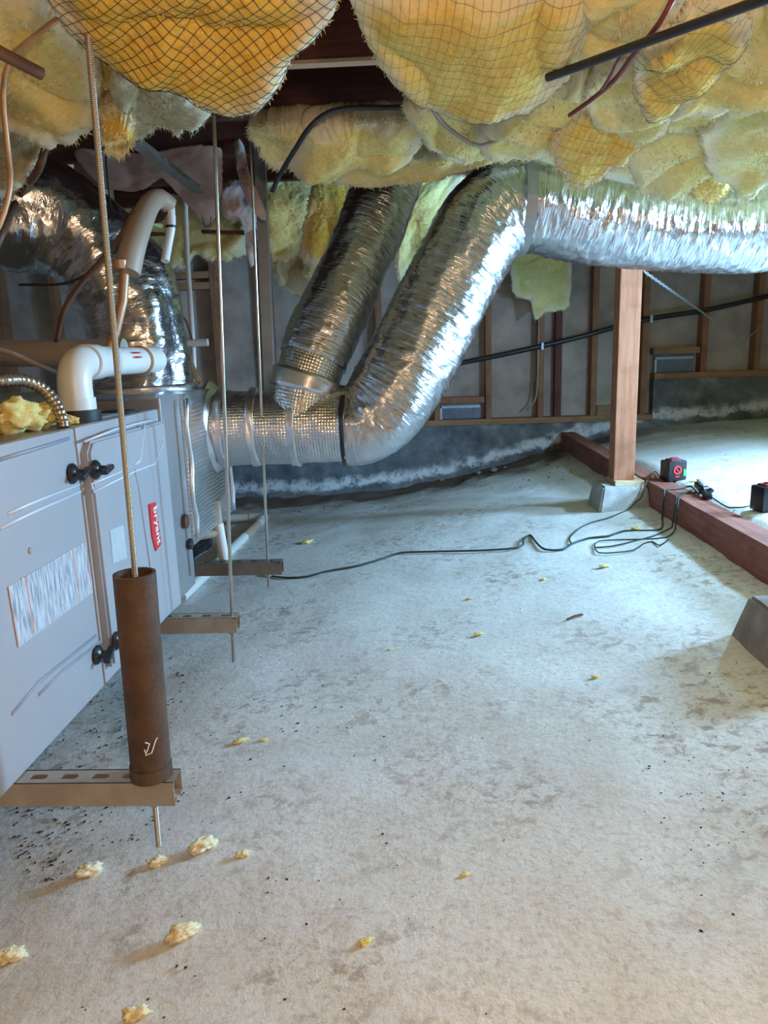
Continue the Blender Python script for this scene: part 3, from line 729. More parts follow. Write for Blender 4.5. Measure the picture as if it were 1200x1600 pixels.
def cable(name, pts, r, mat, label, cat='cable', ds=.02, n=8, group=None):
    mb = MB(); mb.tube(spline(pts, ds), r, n); return tag(mb.build(name, mat, smooth=True), label, cat, group)
# tan gooseneck pipe in front of the wide duct
g = [PD(198, 425, 1.880), PD(208, 385, 1.890), PD(222, 345, 1.920), PD(235, 318, 1.960), PD(250, 310, 2.000), PD(266, 322, 2.030)]
gp = thing('gooseneck_pipe', g[0], 'dusty tan gooseneck pipe arching over in front of the wide foil duct', 'pipe')
mb = MB(); mb.tube(spline(g, .015), lambda t: .034-.010*t, 20); mb.build('bend', M['pvctan'], gp, smooth=50)
mb = MB(); mb.tube(spline([PD(266, 318, 2.020), PD(268, 350, 2.030), PD(262, 385, 2.030), PD(258, 408, 2.020)], .015), 0.0115, 16); wp = mb.build('white_drop', M['pvc'], gp, smooth=50)
for py in (334, 354): mb = MB(); c = PD(267, py, 2.03); MB().ring([(.010, -.003), (.0145, -.003), (.0145, .003), (.010, .003)], c, n=16).build('black_tie', M['black'], wp)
mb = MB(); c = PD(196, 425, 1.880); mb.tube([PD(196, 408, 1.880), PD(192, 470, 1.880), PD(180, 520, 1.880), PD(171, 545, 1.880)], .012, 12); mb.build('brass_tail', M['copper'], gp, smooth=50)
MB().ring([(.012, 0), (.019, 0), (.019, .02), (.012, .02)], PD(189, 420, 1.860), n=16).build('brass_cap', M['copper'], gp, smooth=35)
mb = MB(); mb.tube([PD(-60, 553, 2.020), PD(60, 552, 2.020), PD(195, 550, 2.020)], .036, 24); tag(mb.build('waste_pipe', M['pvcgrey'], smooth=50), 'grey tan horizontal pipe behind the white vent elbow', 'pipe')
# armoured conduit
ap = spline([PD(-50, 600, 1.36), PD(0, 595, 1.38), PD(35, 594, 1.42), PD(65, 606, 1.45), PD(86, 630, 1.46), PD(96, 652, 1.46), PD(100, 668, 1.46)], .003)
mb = MB(); mb.tube(ap, .0115, 14, True, lambda s, c, sn, t: .0016*math.cos(2*math.pi*s/.0105)); tag(mb.build('armoured_conduit', M['armor'], smooth=True), 'ribbed flexible metal conduit curving into the furnace top', 'conduit')
cable('thin_cable', [PD(-30, 540, 1.7), PD(20, 553, 1.7), PD(60, 570, 1.72), PD(112, 592, 1.967)], .006, M['cablegrey'], 'pale grey cable sloping down behind the white vent elbow')
cable('thin_cable', [PD(-20, 655, 1.5), PD(30, 648, 1.55), PD(60, 636, 1.6), PD(110, 626, 1.65), PD(200, 625, 1.7)], .002, M['cableblack'], 'thin dark wire trailing across the furnace top')
cable('thin_cable', [PD(90, 30, 1.15), PD(50, 60, 1.17), PD(15, 95, 1.2), PD(5, 150, 1.22), PD(12, 230, 1.25), PD(16, 290, 1.25), PD(0, 350, 1.25), PD(-30, 400, 1.25)], .0045, M['copper'], 'tan cable looping down at the left beside the foil duct')
cable('thin_cable', [PD(72, 225, 1.7), PD(60, 265, 1.72), PD(28, 310, 1.967), PD(5, 360, 1.75), PD(-20, 420, 1.76)], .009, M['cablebrown'], 'thick dark brown cable hanging in front of the wide foil duct')
cable('thin_cable', [PD(212, 325, 1.9), PD(185, 375, 1.9), PD(160, 405, 1.9), PD(125, 445, 1.92), PD(100, 485, 1.95), PD(88, 535, 2.0)], .007, M['cablebrown'], 'brown cable curving down between foil duct and tan waste pipe')
cable('thin_cable', [PD(170, 395, 1.93), PD(140, 425, 1.93), PD(100, 443, 1.94), PD(30, 445, 1.95)], .0035, M['cableblack'], 'thin black cable sagging under the wide foil duct')
cable('thin_cable', [PD(135, 455, 2.4), PD(142, 520, 2.4), PD(150, 560, 2.4)], .004, M['cablegrey'], 'short pale wire hanging below the wide foil duct')
cable('thin_cable', [PD(165, 245, 1.9), PD(170, 300, 1.9), PD(178, 330, 1.9), PD(205, 335, 1.92), PD(240, 342, 1.95)], .0025, M['cableblack'], 'thin black wire tied round the tan gooseneck pipe')
# thin white pipes right of the wide duct
wpn = thing('drain_riser', PD(302, 600, 2.85), 'thin white plastic riser pipe with a short side stub', 'pipe')
mb = MB(); mb.tube([PD(284, 185, 2.85), PD(293, 410, 2.85), PD(302, 545, 2.85), PD(304, 600, 2.85)], .010, 12); mb.build('riser', M['pvc'], wpn, smooth=50)
mb = MB(); mb.tube([PD(292, 536, 2.83), PD(325, 535, 2.83)], .014, 14); mb.build('stub', M['pvc'], wpn, smooth=50)
cable('drain_line', [PD(282, 520, 2.52), PD(294, 560, 2.50), PD(311, 597, 2.47)], .011, M['pvc'], 'thin white plastic pipe slanting down to the plenum top', 'pipe', n=12)
cable('thin_cable', [PD(275, 485, 2.6), PD(290, 500, 2.65), PD(300, 530, 2.84)], .004, M['cablebrown'], 'short brown wire loop beside the thin white riser pipe')
# condensate drain on the ground
dr = thing('condensate_drain', PG(345, 880), 'white plastic condensate drain line with trap lying on the ground', 'drain')
el = PG(415, 816, .03); b0_ = PG(283, 946, .03); back = PG(300, 820, .03)
# keep the run level behind the strut
mb = MB(); mb.tube([el, b0_], .023, 16); mb.build('drain_pipe', M['pvc'], dr, smooth=50)
dirn = (b0_-el).normalized()
for k, (s, l, mt) in enumerate(((.20, .30, 'pvctan'), (.93, .10, 'pvctan'), )):
    mb = MB(); mb.tube([el+dirn*s, el+dirn*(s+l)], .0235, 16); mb.build('bare_band', M[mt], dr, smooth=50)
mb = MB(); mb.tube([el+dirn*.86, el+dirn*.93], .028, 16); mb.build('coupling', M['pvc'], dr, smooth=50)
mb = MB(); mb.tube([el+dirn*.08, el+dirn*.02, el+V((-.02, .0, 0)), el+V((-.09, 0, 0))], .027, 16); mb.build('elbow', M['pvc'], dr, smooth=50)
bk = PY(315, 816, el.y)
mb = MB(); mb.tube([el, V((bk.x, el.y, el.z))], .023, 16); mb.build('drain_pipe', M['pvc'], dr, smooth=50)
sy = 2.30
a = PY(346, 864, sy); b = PY(338, 782, sy); mid = PY(341, 818, sy); a.x = b.x+.012
mb = MB(); mb.tube([V((a.x, sy, PY(346, 880, sy).z)), V((mid.x, sy, mid.z))], .0165, 16); mb.build('stand_pipe', M['pvc'], dr, smooth=50)
mb = MB(); mb.tube([V((mid.x, sy, mid.z)), V((b.x, sy, b.z))], .0135, 16); mb.build('stand_top', M['pvctan'], dr, smooth=50)
mb = MB(); mb.tube([V((mid.x, sy, mid.z-.03)), V((mid.x-.10, sy-.08, mid.z-.03))], .0135, 16); mb.build('tee_arm', M['pvctan'], dr, smooth=50)

# ------------------------------------------------------------------ metal hangers above
a = PD(207, 222, 1.75); b = PD(312, 302, 2.35)
ab = MB(); ab.bar(a, b, .030, .003, V((0, 0, 1))); ab.bar(a+V((0, 0, .012)), b+V((0, 0, .012)), .003, .026, V((0, 0, 1)))
tag(ab.build('steel_angle', M['strutdark']), 'grey steel angle bar slanting below the joists near the kraft paper', 'angle bar')
gs = MB(); yg = 2.755; a = PY(408, 270, yg); b = PY(421, 625, yg)
gs.prism([V((a.x-.02, yg, JZ+.1)), V((a.x+.016, yg, JZ+.1)), V((b.x+.018, yg, b.z)), V((b.x-.018, yg, b.z))], (0, .003, 0))
gs.prism([V((a.x+.016, yg, JZ+.1)), V((a.x+.016, yg+.03, JZ+.1)), V((b.x+.018, yg+.03, b.z)), V((b.x+.018, yg, b.z))], (.002, 0, 0))
tag(gs.build('hanger_strip', M['galv']), 'flat galvanised metal strip hanging behind the trunk duct', 'metal strip')

# ------------------------------------------------------------------ fibreglass
BATTS = {}
def fit_plane(pts3):
    c = sum(pts3, V())/len(pts3); return c
def batt(label, outline, Dt, Db, thick, bulge, mat, seed, name='insulation_batt', cat='insulation', group=None, jag=6, fold=.022, foldf=(5, 9), nA=150, nR=36, fdir=0.6, Dx=0, grow=0):
    # outline in pixels, laid in a plane through depth Dt (top of outline) and Db (bottom); thickness behind it
    if seed not in (1, 6): bulge *= .6
    ys = [p[1] for p in outline]; xsn = [p[0] for p in outline]; yt, yb = min(ys), max(ys); xa, xb = min(xsn), max(xsn)
    def D(x, y):
        t = (y-yt)/(yb-yt); u = (x-xa)/(xb-xa)-.5
        return 1/((1/Dt)*(1-t)+(1/Db)*t)+Dx*u
    # dense resample of the outline, smoothed
    n = len(outline); dense = []
    for i in range(n):
        p0, p1, p2, p3 = [V((*outline[(i+k) % n], 0)) for k in (-1, 0, 1, 2)]
        for j in range(12):
            t = j/12; dense.append(.5*((2*p1)+(p2-p0)*t+(2*p0-5*p1+4*p2-p3)*t*t+(3*p1-p0-3*p2+p3)*t**3))
    lens = [0]
    for i in range(len(dense)): lens.append(lens[-1]+(dense[(i+1) % len(dense)]-dense[i]).length)
    tot = lens[-1]; rs = []; k = 0
    for i in range(nA):
        s = tot*i/nA
        while lens[k+1] < s: k += 1
        t = (s-lens[k])/max(1e-6, lens[k+1]-lens[k]); rs.append(dense[k].lerp(dense[(k+1) % len(dense)], t))
    ctr = sum(rs, V())/nA
    o2 = []
    for i, p in enumerate(rs):
        d = (p-ctr); L_ = d.length
        j = jag*(noise.noise(V((p.x*.05, p.y*.05, seed)))*1.0+.7*noise.noise(V((p.x*.16, p.y*.16, seed+5)))+.5*noise.noise(V((p.x*.4, p.y*.4, seed+9))))
        o2.append(p+d*(j/max(L_, 20)))
    o2 = [p+(p-ctr).normalized()*grow for p in o2]
    c3 = PD(ctr.x, ctr.y, D(ctr.x, ctr.y))
    e1 = PD(ctr.x+40, ctr.y, D(ctr.x+40, ctr.y))-c3; e2 = PD(ctr.x, ctr.y+40, D(ctr.x, ctr.y+40))-c3
    nrm = e1.cross(e2).normalized()
    if nrm.dot(CAM-c3) < 0: nrm = -nrm
    u = e1.normalized(); v_ = nrm.cross(u)
    cf, sf = math.cos(fdir), math.sin(fdir)
    vs = []; sd = V((seed*3.7, seed*1.3, seed*2.1))
    def hgt(p, r):
        a, b = (p-c3).dot(u), (p-c3).dot(v_); fa, fb = a*cf+b*sf, -a*sf+b*cf
        q = V((fa*foldf[0], fb*foldf[1], 0))+sd
        w_ = V((noise.noise(q*.6), noise.noise(q*.6+V((9, 0, 0))), 0))*.9
        h = fold*1.25*(2.0*abs(noise.noise(q*.75+w_*.5))**.75-.55)+fold*.8*noise.noise(q*1.5+w_*.4)+fold*.22*noise.noise(q*3.6+w_) + .0012*noise.noise(V((fa*30, fb*110, seed)))
        return h
    for side in (1, -1):
        for i in range(nR+1):
            r = i/nR
            if side == -1 and i == nR: continue
            for k in range(nA):
                p2 = ctr.lerp(o2[k], r) if r > 0 else ctr
                p = PD(p2.x, p2.y, D(p2.x, p2.y))
                prof = (1-r**4.5)**.5 if r < 1 else 0
                if side == 1:
                    h = bulge*prof + hgt(p, r)*min(1, (1-r)*4+.0)
                    h += .0022*noise.noise(p*70)*(1 if r < 1 else .3)
                else:
                    h = -thick*prof + .5*fold*noise.noise(p*8+sd)*prof
                vs.append(p+nrm*h)
    def idx(side, i, k):
        k %= nA
        if side == 1: return i*nA+k
        if i == nR: return nR*nA+k
        return (nR+1)*nA+i*nA+k
    fs = []
    for i in range(nR):
        for k in range(nA):
            fs.append((idx(1, i, k), idx(1, i+1, k), idx(1, i+1, k+1), idx(1, i, k+1)))
            fs.append((idx(-1, i, k), idx(-1, i, k+1), idx(-1, i+1, k+1), idx(-1, i+1, k)))
    mb = MB(); mb.add(vs, fs)
    o = tag(mb.build(name, mat, smooth=True), label, cat, group)
    if cat == 'insulation':
        at = o.data.attributes.new('rim', 'FLOAT', 'POINT'); rv = []
        for side in (1, -1):
            for i in range(nR+1 if side == 1 else nR): rv += [max(0, min(.85, (i/nR-.72)*3.2+.5*noise.noise(vs[len(rv)+k]*14))) if i/nR > .6 else 0 for k in range(nA)]
        at.data.foreach_set('value', rv)
        # loose fibres along the torn rim and over the face
        fb_ = MB(); rg = random.Random(seed)
        sz = max((o2[0]-o2[nA//2]).length, 20)*D(ctr.x, ctr.y)/F
        lk = .5 if seed in (1, 6) else .8
        for q in range(900):
            if q < 420: i_ = nR-rg.randint(0, 1); ln = rg.uniform(.004, .016)*lk
            else: i_ = rg.randint(2, nR-1); ln = rg.uniform(.004, .011)*lk
            k_ = rg.randrange(nA); a_ = vs[i_*nA+k_]
            out = (vs[nR*nA+k_]-c3).normalized(); d_ = (out*rg.uniform(.2, 1) if q < 420 else nrm*rg.uniform(.15, .5)+out*rg.uniform(-.6, .9))+V((rg.gauss(0, .5), rg.gauss(0, .5), rg.gauss(0, .5)-.2))
            d_.normalize(); sd_ = d_.cross(nrm).normalized()*rg.uniform(.0004, .001)*(1+.35*D(ctr.x, ctr.y))
            b_ = a_+d_*ln*.55; e_ = b_+(d_+V((rg.gauss(0, .5), rg.gauss(0, .5), -.5)))*ln*.5
            fb_.add([a_-sd_, a_+sd_, b_+sd_*.8, b_-sd_*.8, e_], [(0, 1, 2, 3), (3, 2, 4)])
        fo = fb_.build('loose_fibres', mat, o); fo['kind'] = 'stuff'
        ra = fo.data.attributes.new('rim', 'FLOAT', 'POINT'); ra.data.foreach_set('value', [.35]*len(fb_.v))
    return o, dict(c=c3, u=u, v=v_, n=nrm, vs=[p.copy() for p in mb.v], fs=mb.f)
def net(info, label, su, sv, ang, mat, r=.0007, ext=.45, skip_v=False):
    bvh = BVHTree.FromPolygons(info['vs'], info['fs']); c, u, v_, n = info['c'], info['u'], info['v'], info['n']
    ca, sa = math.cos(ang), math.sin(ang); mb = MB()
    for axis in (0, 1):
        st = su if axis == 0 else sv
        if not st: continue
        a1 = ang if axis == 0 else ang+math.pi/2
        d1 = u*math.cos(a1)+v_*math.sin(a1); d2 = -u*math.sin(a1)+v_*math.cos(a1)
        K = int(ext/st)
        for i in range(-K, K+1):
            run = []
            for j in range(-int(ext/.012), int(ext/.012)+1):
                o = c+d2*(i*st+.002*noise.noise(V((j*.3, i, 0))))+d1*(j*.012)+n*.4
                h = bvh.ray_cast(o, -n, .46)
                if h[0] is not None: run.append(h[0]+n*.003)
                else:
                    if len(run) > 2: mb.tube(run, r, 3, False)
                    run = []
            if len(run) > 2: mb.tube(run, r, 3, False)
    return tag(mb.build('support_netting', mat), label, 'netting')
B = {}
bpad = None
def bt(key, *a, **k): B[key] = batt(*a, **k)
I = M
bt('b1', 'large orange fibreglass belly sagging behind dark diagonal netting', [(70, -55), (300, -75), (520, -45), (528, 0), (505, 38), (468, 66), (452, 95), (436, 130), (415, 155), (385, 170), (350, 170), (318, 155), (285, 132), (235, 118), (195, 105), (140, 70), (98, 30)], .86, 1.15, .19, .035, I['ins_orange'], 1, fold=.026, foldf=(3.5, 11), fdir=.95, jag=4, nA=190, nR=50)
bt('b2', 'tan fibreglass batt over the left end of the wide foil duct', [(-50, -30), (60, -20), (105, 40), (140, 78), (160, 120), (160, 165), (150, 195), (112, 220), (80, 228), (48, 214), (5, 198), (-50, 190)], 1.15, 1.55, .10, .05, I['ins_pale'], 2, foldf=(6, 8))
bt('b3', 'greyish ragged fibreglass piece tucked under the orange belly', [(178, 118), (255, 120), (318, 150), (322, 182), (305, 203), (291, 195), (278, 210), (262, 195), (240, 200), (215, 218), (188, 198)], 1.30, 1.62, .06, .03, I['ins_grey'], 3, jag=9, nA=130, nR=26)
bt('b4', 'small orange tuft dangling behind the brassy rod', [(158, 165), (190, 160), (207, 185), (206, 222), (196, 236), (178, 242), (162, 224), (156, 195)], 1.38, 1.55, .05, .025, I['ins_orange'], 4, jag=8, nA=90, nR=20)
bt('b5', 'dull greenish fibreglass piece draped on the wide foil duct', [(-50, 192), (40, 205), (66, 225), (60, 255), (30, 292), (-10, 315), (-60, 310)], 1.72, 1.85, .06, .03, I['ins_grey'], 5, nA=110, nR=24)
bt('b6', 'broad yellow orange fibreglass belly in pale netting between the joists', [(555, -45), (740, -60), (925, -45), (924, 20), (906, 82), (880, 122), (850, 148), (808, 165), (760, 175), (705, 172), (655, 154), (622, 125), (592, 92), (572, 58), (556, 15)], 1.0, 1.42, .17, .045, I['ins_mid'], 6, fold=.022, foldf=(3.5, 9), fdir=1.35, jag=4, nA=190, nR=50)
bt('bk1', 'wide dull batt layer behind the drooping lobes over the thick silver duct', [(740, 60), (900, -40), (1260, -60), (1280, 140), (1270, 250), (1150, 282), (1010, 290), (880, 262), (800, 236), (748, 222)], 1.28, 2.15, .05, .02, I['ins_pale'], 70, fold=.025, foldf=(6, 9), nA=160, nR=36)
bt('bk2', 'dull brown batt layer behind the tan batt and rods', [(-60, -40), (120, -40), (200, 60), (250, 110), (240, 160), (170, 190), (60, 200), (-60, 190)], 1.45, 1.75, .08, .02, I['ins_orange'], 71, fold=.025, foldf=(6, 9), nA=120, nR=28)
bt('b7a', 'creased pale batt flap at the joist end beside the black cable', [(392, 198), (440, 190), (500, 190), (478, 205), (460, 235), (440, 268), (415, 248), (396, 220)], 1.95, 2.15, .07, .03, I['ins_pale'], 7, nA=120, nR=28)
bt('b7b', 'wide crumpled pale batt hanging under the black cable', [(480, 192), (560, 188), (640, 185), (665, 195), (660, 215), (645, 245), (612, 262), (570, 258), (530, 268), (505, 285), (480, 278), (450, 262), (462, 230), (474, 200)], 1.92, 2.22, .08, .04, I['ins_pale'], 8, nA=150, nR=34, fdir=1.2)
bt('b7c', 'dusty roll of batt below the big netted belly', [(640, 165), (720, 170), (790, 172), (815, 195), (800, 225), (760, 240), (715, 242), (680, 225), (655, 195)], 1.75, 2.05, .07, .04, I['ins_pale'], 9, nA=130, nR=30, fdir=-.5, grow=9)
bt('b7d', 'long whitish strip of batt across the tops of both silver ducts', [(500, 262), (560, 250), (640, 250), (720, 235), (800, 225), (790, 244), (740, 262), (690, 276), (640, 286), (570, 290), (520, 284)], 2.15, 2.3, .05, .03, I['ins_pale'], 10, nA=150, nR=22, fdir=0)
bt('b7e', 'upright orange batt end left of the slimmer flexible duct', [(490, 285), (505, 258), (540, 256), (548, 300), (546, 360), (536, 412), (505, 420), (485, 416), (470, 395), (478, 340)], 2.85, 2.9, .08, .03, I['ins_orange'], 11, nA=120, nR=26, fdir=0, foldf=(9, 2.5), fold=.012)
bt('b7f', 'bright lemon batt behind the slimmer flexible duct', [(535, 272), (600, 268), (690, 264), (735, 255), (720, 300), (690, 345), (665, 420), (640, 450), (622, 440), (612, 380), (560, 330), (540, 320)], 3.05, 3.2, .09, .03, I['ins_green'], 12, nA=140, nR=30, fold=.016)
bt('b8h', 'grey yellow batt fold beside the big netted belly over the duct strap', [(770, 190), (820, 165), (870, 135), (912, 108), (925, 150), (892, 185), (866, 222), (840, 236), (800, 240), (768, 240), (752, 215)], 1.45, 1.9, .08, .04, I['ins_pale'], 13, nA=130, nR=30, fdir=-.6, grow=9)
bt('b8a', 'pale smooth batt above the black pipe near the maroon wires', [(922, -45), (1060, -50), (1055, 15), (1020, 52), (965, 66), (918, 84), (908, 60), (918, 20)], .98, 1.22, .08, .04, I['ins_pale'], 14, nA=130, nR=32, fdir=0, grow=9)
bt('b8b', 'orange draped batt crossed by the black pipe', [(1010, 60), (1060, 20), (1110, -10), (1160, 10), (1165, 50), (1125, 98), (1075, 138), (1035, 168), (1006, 158), (996, 110)], 1.05, 1.42, .09, .05, I['ins_mid'], 15, nA=140, nR=34, fdir=-.9, grow=9)
bt('b8c', 'rough pale batt with torn lower edge beside the black pipe', [(1150, 12), (1250, -30), (1260, 140), (1190, 140), (1145, 158), (1112, 172), (1080, 168), (1055, 172), (1078, 130), (1125, 90)], 1.05, 1.48, .09, .05, I['ins_pale'], 16, nA=150, nR=34, fdir=-.6, jag=9, grow=9)
bt('b8d', 'tan batt lobe behind the maroon wires', [(958, 100), (1000, 88), (1012, 140), (1042, 175), (1030, 200), (1000, 212), (962, 194), (930, 178), (922, 145)], 1.35, 1.7, .08, .04, I['ins_pale'], 17, nA=120, nR=28, grow=9)
bt('b8e', 'rounded drooping batt lobe hanging in front of the thick silver duct', [(915, 160), (950, 185), (1000, 212), (985, 240), (950, 268), (912, 292), (888, 284), (868, 255), (860, 220), (880, 185)], 1.62, 1.82, .08, .045, I['ins_mid'], 18, nA=130, nR=32, fold=.012, fdir=1.4)
bt('b8f', 'shaggy lemon batt resting against the thick silver duct', [(1000, 215), (1040, 185), (1095, 198), (1125, 205), (1115, 248), (1085, 280), (1045, 300), (1010, 292), (990, 268), (988, 240)], 1.72, 1.95, .08, .04, I['ins_green'], 19, nA=130, nR=30, jag=8, grow=9)
bt('b8g', 'yellow batt hanging over the far end of the thick silver duct', [(1115, 195), (1180, 158), (1260, 130), (1270, 250), (1200, 275), (1168, 306), (1148, 284), (1110, 252)], 1.55, 1.95, .09, .045, I['ins_green'], 20, nA=130, nR=30, jag=8, grow=9)
bt('b8k', 'small brown orange batt scrap wedged above the thick silver duct', [(1075, 265), (1120, 255), (1140, 285), (1120, 312), (1090, 310), (1072, 290)], 2.0, 2.1, .06, .03, I['ins_mid'], 21, nA=90, nR=20, jag=8)
bt('b8m', 'thin torn strip of batt under the rough pale batt', [(1030, 172), (1090, 165), (1150, 150), (1230, 130), (1230, 165), (1160, 185), (1110, 205), (1050, 200)], 1.55, 1.75, .06, .03, I['ins_pale'], 22, nA=120, nR=22, jag=8, grow=9)
bt('b9', 'pale lemon batt square with frayed edge dangling before the wall studs', [(800, 378), (850, 372), (890, 385), (892, 440), (888, 478), (870, 486), (852, 488), (836, 499), (828, 470), (806, 462), (798, 430)], 4.75, 4.72, .05, .02, I['ins_green'], 23, nA=140, nR=30, jag=2.5, fold=.012, foldf=(8, 8))
bt('b10a', 'lemon batt piece hanging right of the tan gooseneck pipe', [(265, 305), (330, 292), (375, 330), (398, 372), (378, 400), (335, 408), (305, 398), (285, 420), (262, 415), (258, 360)], 3.05, 3.15, .08, .03, I['ins_green'], 24, nA=130, nR=28, jag=8)
bt('b10b', 'ragged pale batt between the hanger strip and orange batt end', [(412, 280), (470, 275), (500, 290), (505, 360), (490, 405), (462, 400), (440, 415), (422, 395), (408, 350)], 3.1, 3.2, .08, .03, I['ins_pale'], 25, nA=120, nR=26, jag=9)
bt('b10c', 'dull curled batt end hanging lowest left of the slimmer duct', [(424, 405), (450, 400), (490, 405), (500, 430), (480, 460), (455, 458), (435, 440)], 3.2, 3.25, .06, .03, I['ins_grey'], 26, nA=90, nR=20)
bt('b11', 'yellow batt stuffed between the two silver ducts', [(480, 395), (535, 415), (545, 450), (520, 470), (498, 450), (478, 430)], 3.15, 3.2, .06, .025, I['ins_pale'], 27, nA=90, nR=20)
for k in range(-7, 7):
    ya = 1.967+.406*k+.021; yb = ya+.364
    for xa, xb, w_ in (((.25, 3.5, 'over the thick silver duct'), (-3.1, -1.35, 'over the wide foil duct')) if k > 0 else ((.25, 3.5, 'above the netted bellies'),) if k > -2 else ((-3.1, 3.5, 'above the netted bellies'),)):
        mb = MB(); nu = int((xb-xa)/.05); nv = 8
        for sgn in (1, -1):
            b_ = len(mb.v)
            for i in range(nu+1):
                for j in range(nv+1):
                    u_, v2 = i/nu, j/nv; e_ = (1-abs(2*v2-1)**4)
                    p = V((xa+(xb-xa)*u_, ya+(yb-ya)*v2, 0)); h_ = noise.noise(V((p.x*5, p.y*6, k)))*.02+noise.noise(V((p.x*15, p.y*15, k)))*.006
                    p.z = (1.53-.03*e_+h_*e_) if sgn == 1 else 1.70
                    mb.v.append(p)
            for i in range(nu):
                for j in range(nv):
                    q = (b_+i*(nv+1)+j, b_+i*(nv+1)+j+1, b_+(i+1)*(nv+1)+j+1, b_+(i+1)*(nv+1)+j)
                    mb.f.append(q if sgn == 1 else q[::-1]); mb.uv.append(None)
        n0 = (nu+1)*(nv+1); rim = [i*(nv+1) for i in range(nu+1)]+[nu*(nv+1)+j for j in range(1, nv+1)]+[i*(nv+1)+nv for i in range(nu-1, -1, -1)]+[j for j in range(nv-1, 0, -1)]
        for a_, b_ in zip(rim, rim[1:]+rim[:1]): mb.f.append((a_, b_, n0+b_, n0+a_)); mb.uv.append(None)
        tag(mb.build('insulation_batt', M['ins_pale'], smooth=60), 'long yellow batt fitted flat in a joist bay '+w_, 'insulation', 'flat batts '+w_)
net(B['b1'][1], 'dark diagonal string netting under the large orange fibreglass belly', .0135, .0135, .62, M['net'], .00045)
net(B['b6'][1], 'fine pale string netting under the broad yellow orange belly', .0125, .03, 1.5, M['netpale'], .0003)
net(B['b8e'][1], 'fine string netting round the rounded drooping lobe', .014, .03, 1.35, M['netpale'], .00035, .25)
net(B['b8b'][1], 'fine string netting under the orange draped batt', .0125, .03, 1.2, M['netpale'], .0003, .35)

def sheet(label, outline, Dt, Db, mat, seed, th=.004, fold=.02, Dx=0, foldf=(5, 6)):
    return batt(label, outline, Dt, Db, th, .012, mat, seed, name='kraft_paper', cat='paper', jag=4, fold=fold, foldf=foldf, nA=110, nR=24, Dx=Dx)
sheet('pinkish brown kraft paper sagging under the joist beside the steel angle', [(120, 232), (200, 240), (300, 228), (345, 235), (345, 300), (335, 345), (318, 348), (310, 312), (270, 272), (215, 298), (165, 292), (130, 262)], 2.45, 2.75, M['kraft'], 50)
sheet('torn white and pink paper facing hanging beside the metal strip', [(345, 290), (375, 280), (395, 300), (402, 350), (398, 412), (388, 410), (378, 350), (350, 340), (340, 310)], 2.74, 2.74, M['kraftw'], 51, fold=.03)
sheet('narrow white paper strip curling past the zinc rod', [(366, 222), (380, 226), (392, 280), (408, 310), (416, 340), (408, 342), (390, 320), (375, 285)], 2.56, 2.5, M['kraftw'], 52, fold=.01)
# ------------------------------------------------------------------ overhead pipe and cables
mb = MB(); a = PD(856, 121, 1.22); b = PD(1200, -3, .90); mb.tube([a+(b-a)*k for k in (0, .5, 1, 2, 3.5)], .0068, 12); tag(mb.build('overhead_pipe', M['conduit'], smooth=50), 'straight black pipe slanting across the fibreglass overhead', 'pipe')
cable('hanging_wire', [PD(1060, -20, 1.0), PD(1040, 20, 1.0), PD(1020, 50, 1.05), PD(990, 85, 1.15), PD(960, 125, 1.25), PD(925, 155, 1.38), PD(890, 180, 1.48)], .0042, M['wirered'], 'maroon wire dangling between the batts behind the black pipe', 'wire')
cable('hanging_wire', [PD(985, 70, 1.08), PD(965, 95, 1.14), PD(952, 122, 1.22), PD(935, 148, 1.36)], .0028, M['wirered'], 'thinner maroon wire branching beside the dangling one', 'wire')
cable('hanging_cable', [PD(425, 300, 2.05), PD(438, 272, 2.02), PD(462, 232, 1.90), PD(485, 198, 1.84), PD(515, 175, 1.84), PD(560, 168, 1.86), (PD(620, 168, 1.86)), PD(672, 162, 1.85)], .0068, M['cableblack'], 'black cable curving over the crumpled pale batt')
cable('hanging_cable', [PD(672, 164, 1.62), PD(690, 190, 1.68), PD(720, 215, 1.72), PD(750, 228, 1.75), PD(785, 215, 1.75), PD(810, 200, 1.72)], .005, M['cablegrey'], 'dusty grey cable sagging below the big netted belly')
mb = MB(); mb.tube([PD(-40, 55, 1.0), PD(0, 82, 1.02), PD(64, 115, 1.08)], .009, 12); tag(mb.build('overhead_pipe', M['cablebrown'], smooth=50), 'short dark brown pipe poking out of the tan batt', 'pipe')
cable('hanger_wire', [PD(314, 322, 2.72), PD(318, 350, 2.72), PD(324, 354, 2.72), (PD(329, 350, 2.72)), PD(329, 320, 2.72)], .0015, M['cableblack'], 'thin black wire hairpin hanging under the kraft paper', 'wire')
mb = MB(); mb.bar(PD(316, 362, 3.025), PD(383, 364, 3.025), .03, .012); tag(mb.build('wood_lath', M['studdark']), 'short dark wood lath lying against the lemon batt piece', 'lath')
# conduit on the wall and wall wires
cw = [PY(690, 575, WY-.04), PY(716, 568, WY-.04), PY(800, 551, WY-.04), PY(900, 528, WY-.04), PY(1000, 501, WY-.04), PY(1100, 485, WY-.04), PY(1150, 474, WY-.04), PY(1210, 460, WY-.04), PY(1280, 440, WY-.04)]
wc = thing('wall_conduit', cw[0], 'black conduit strapped across the wall studs', 'conduit')
mb = MB(); mb.tube(spline(cw, .03), .0165, 14); mb.build('tube', M['conduit'], wc, smooth=50)
for px, py in ((847, 541), (1017, 498)):
    c = PY(px, py, WY-.04); MB().box(c, (.02, .042, .052), None, .006).build('conduit_strap', M['ventrim'], wc)
cable('wall_wire', [PY(843, 470, WY-.03), PY(841, 540, WY-.03), PY(840, 590, WY-.03), PY(836, 625, WY-.03), PY(822, 641, WY-.03)], .006, M['cablegrey'], 'thin tan wire hanging beside a stud on the wall', 'wire')
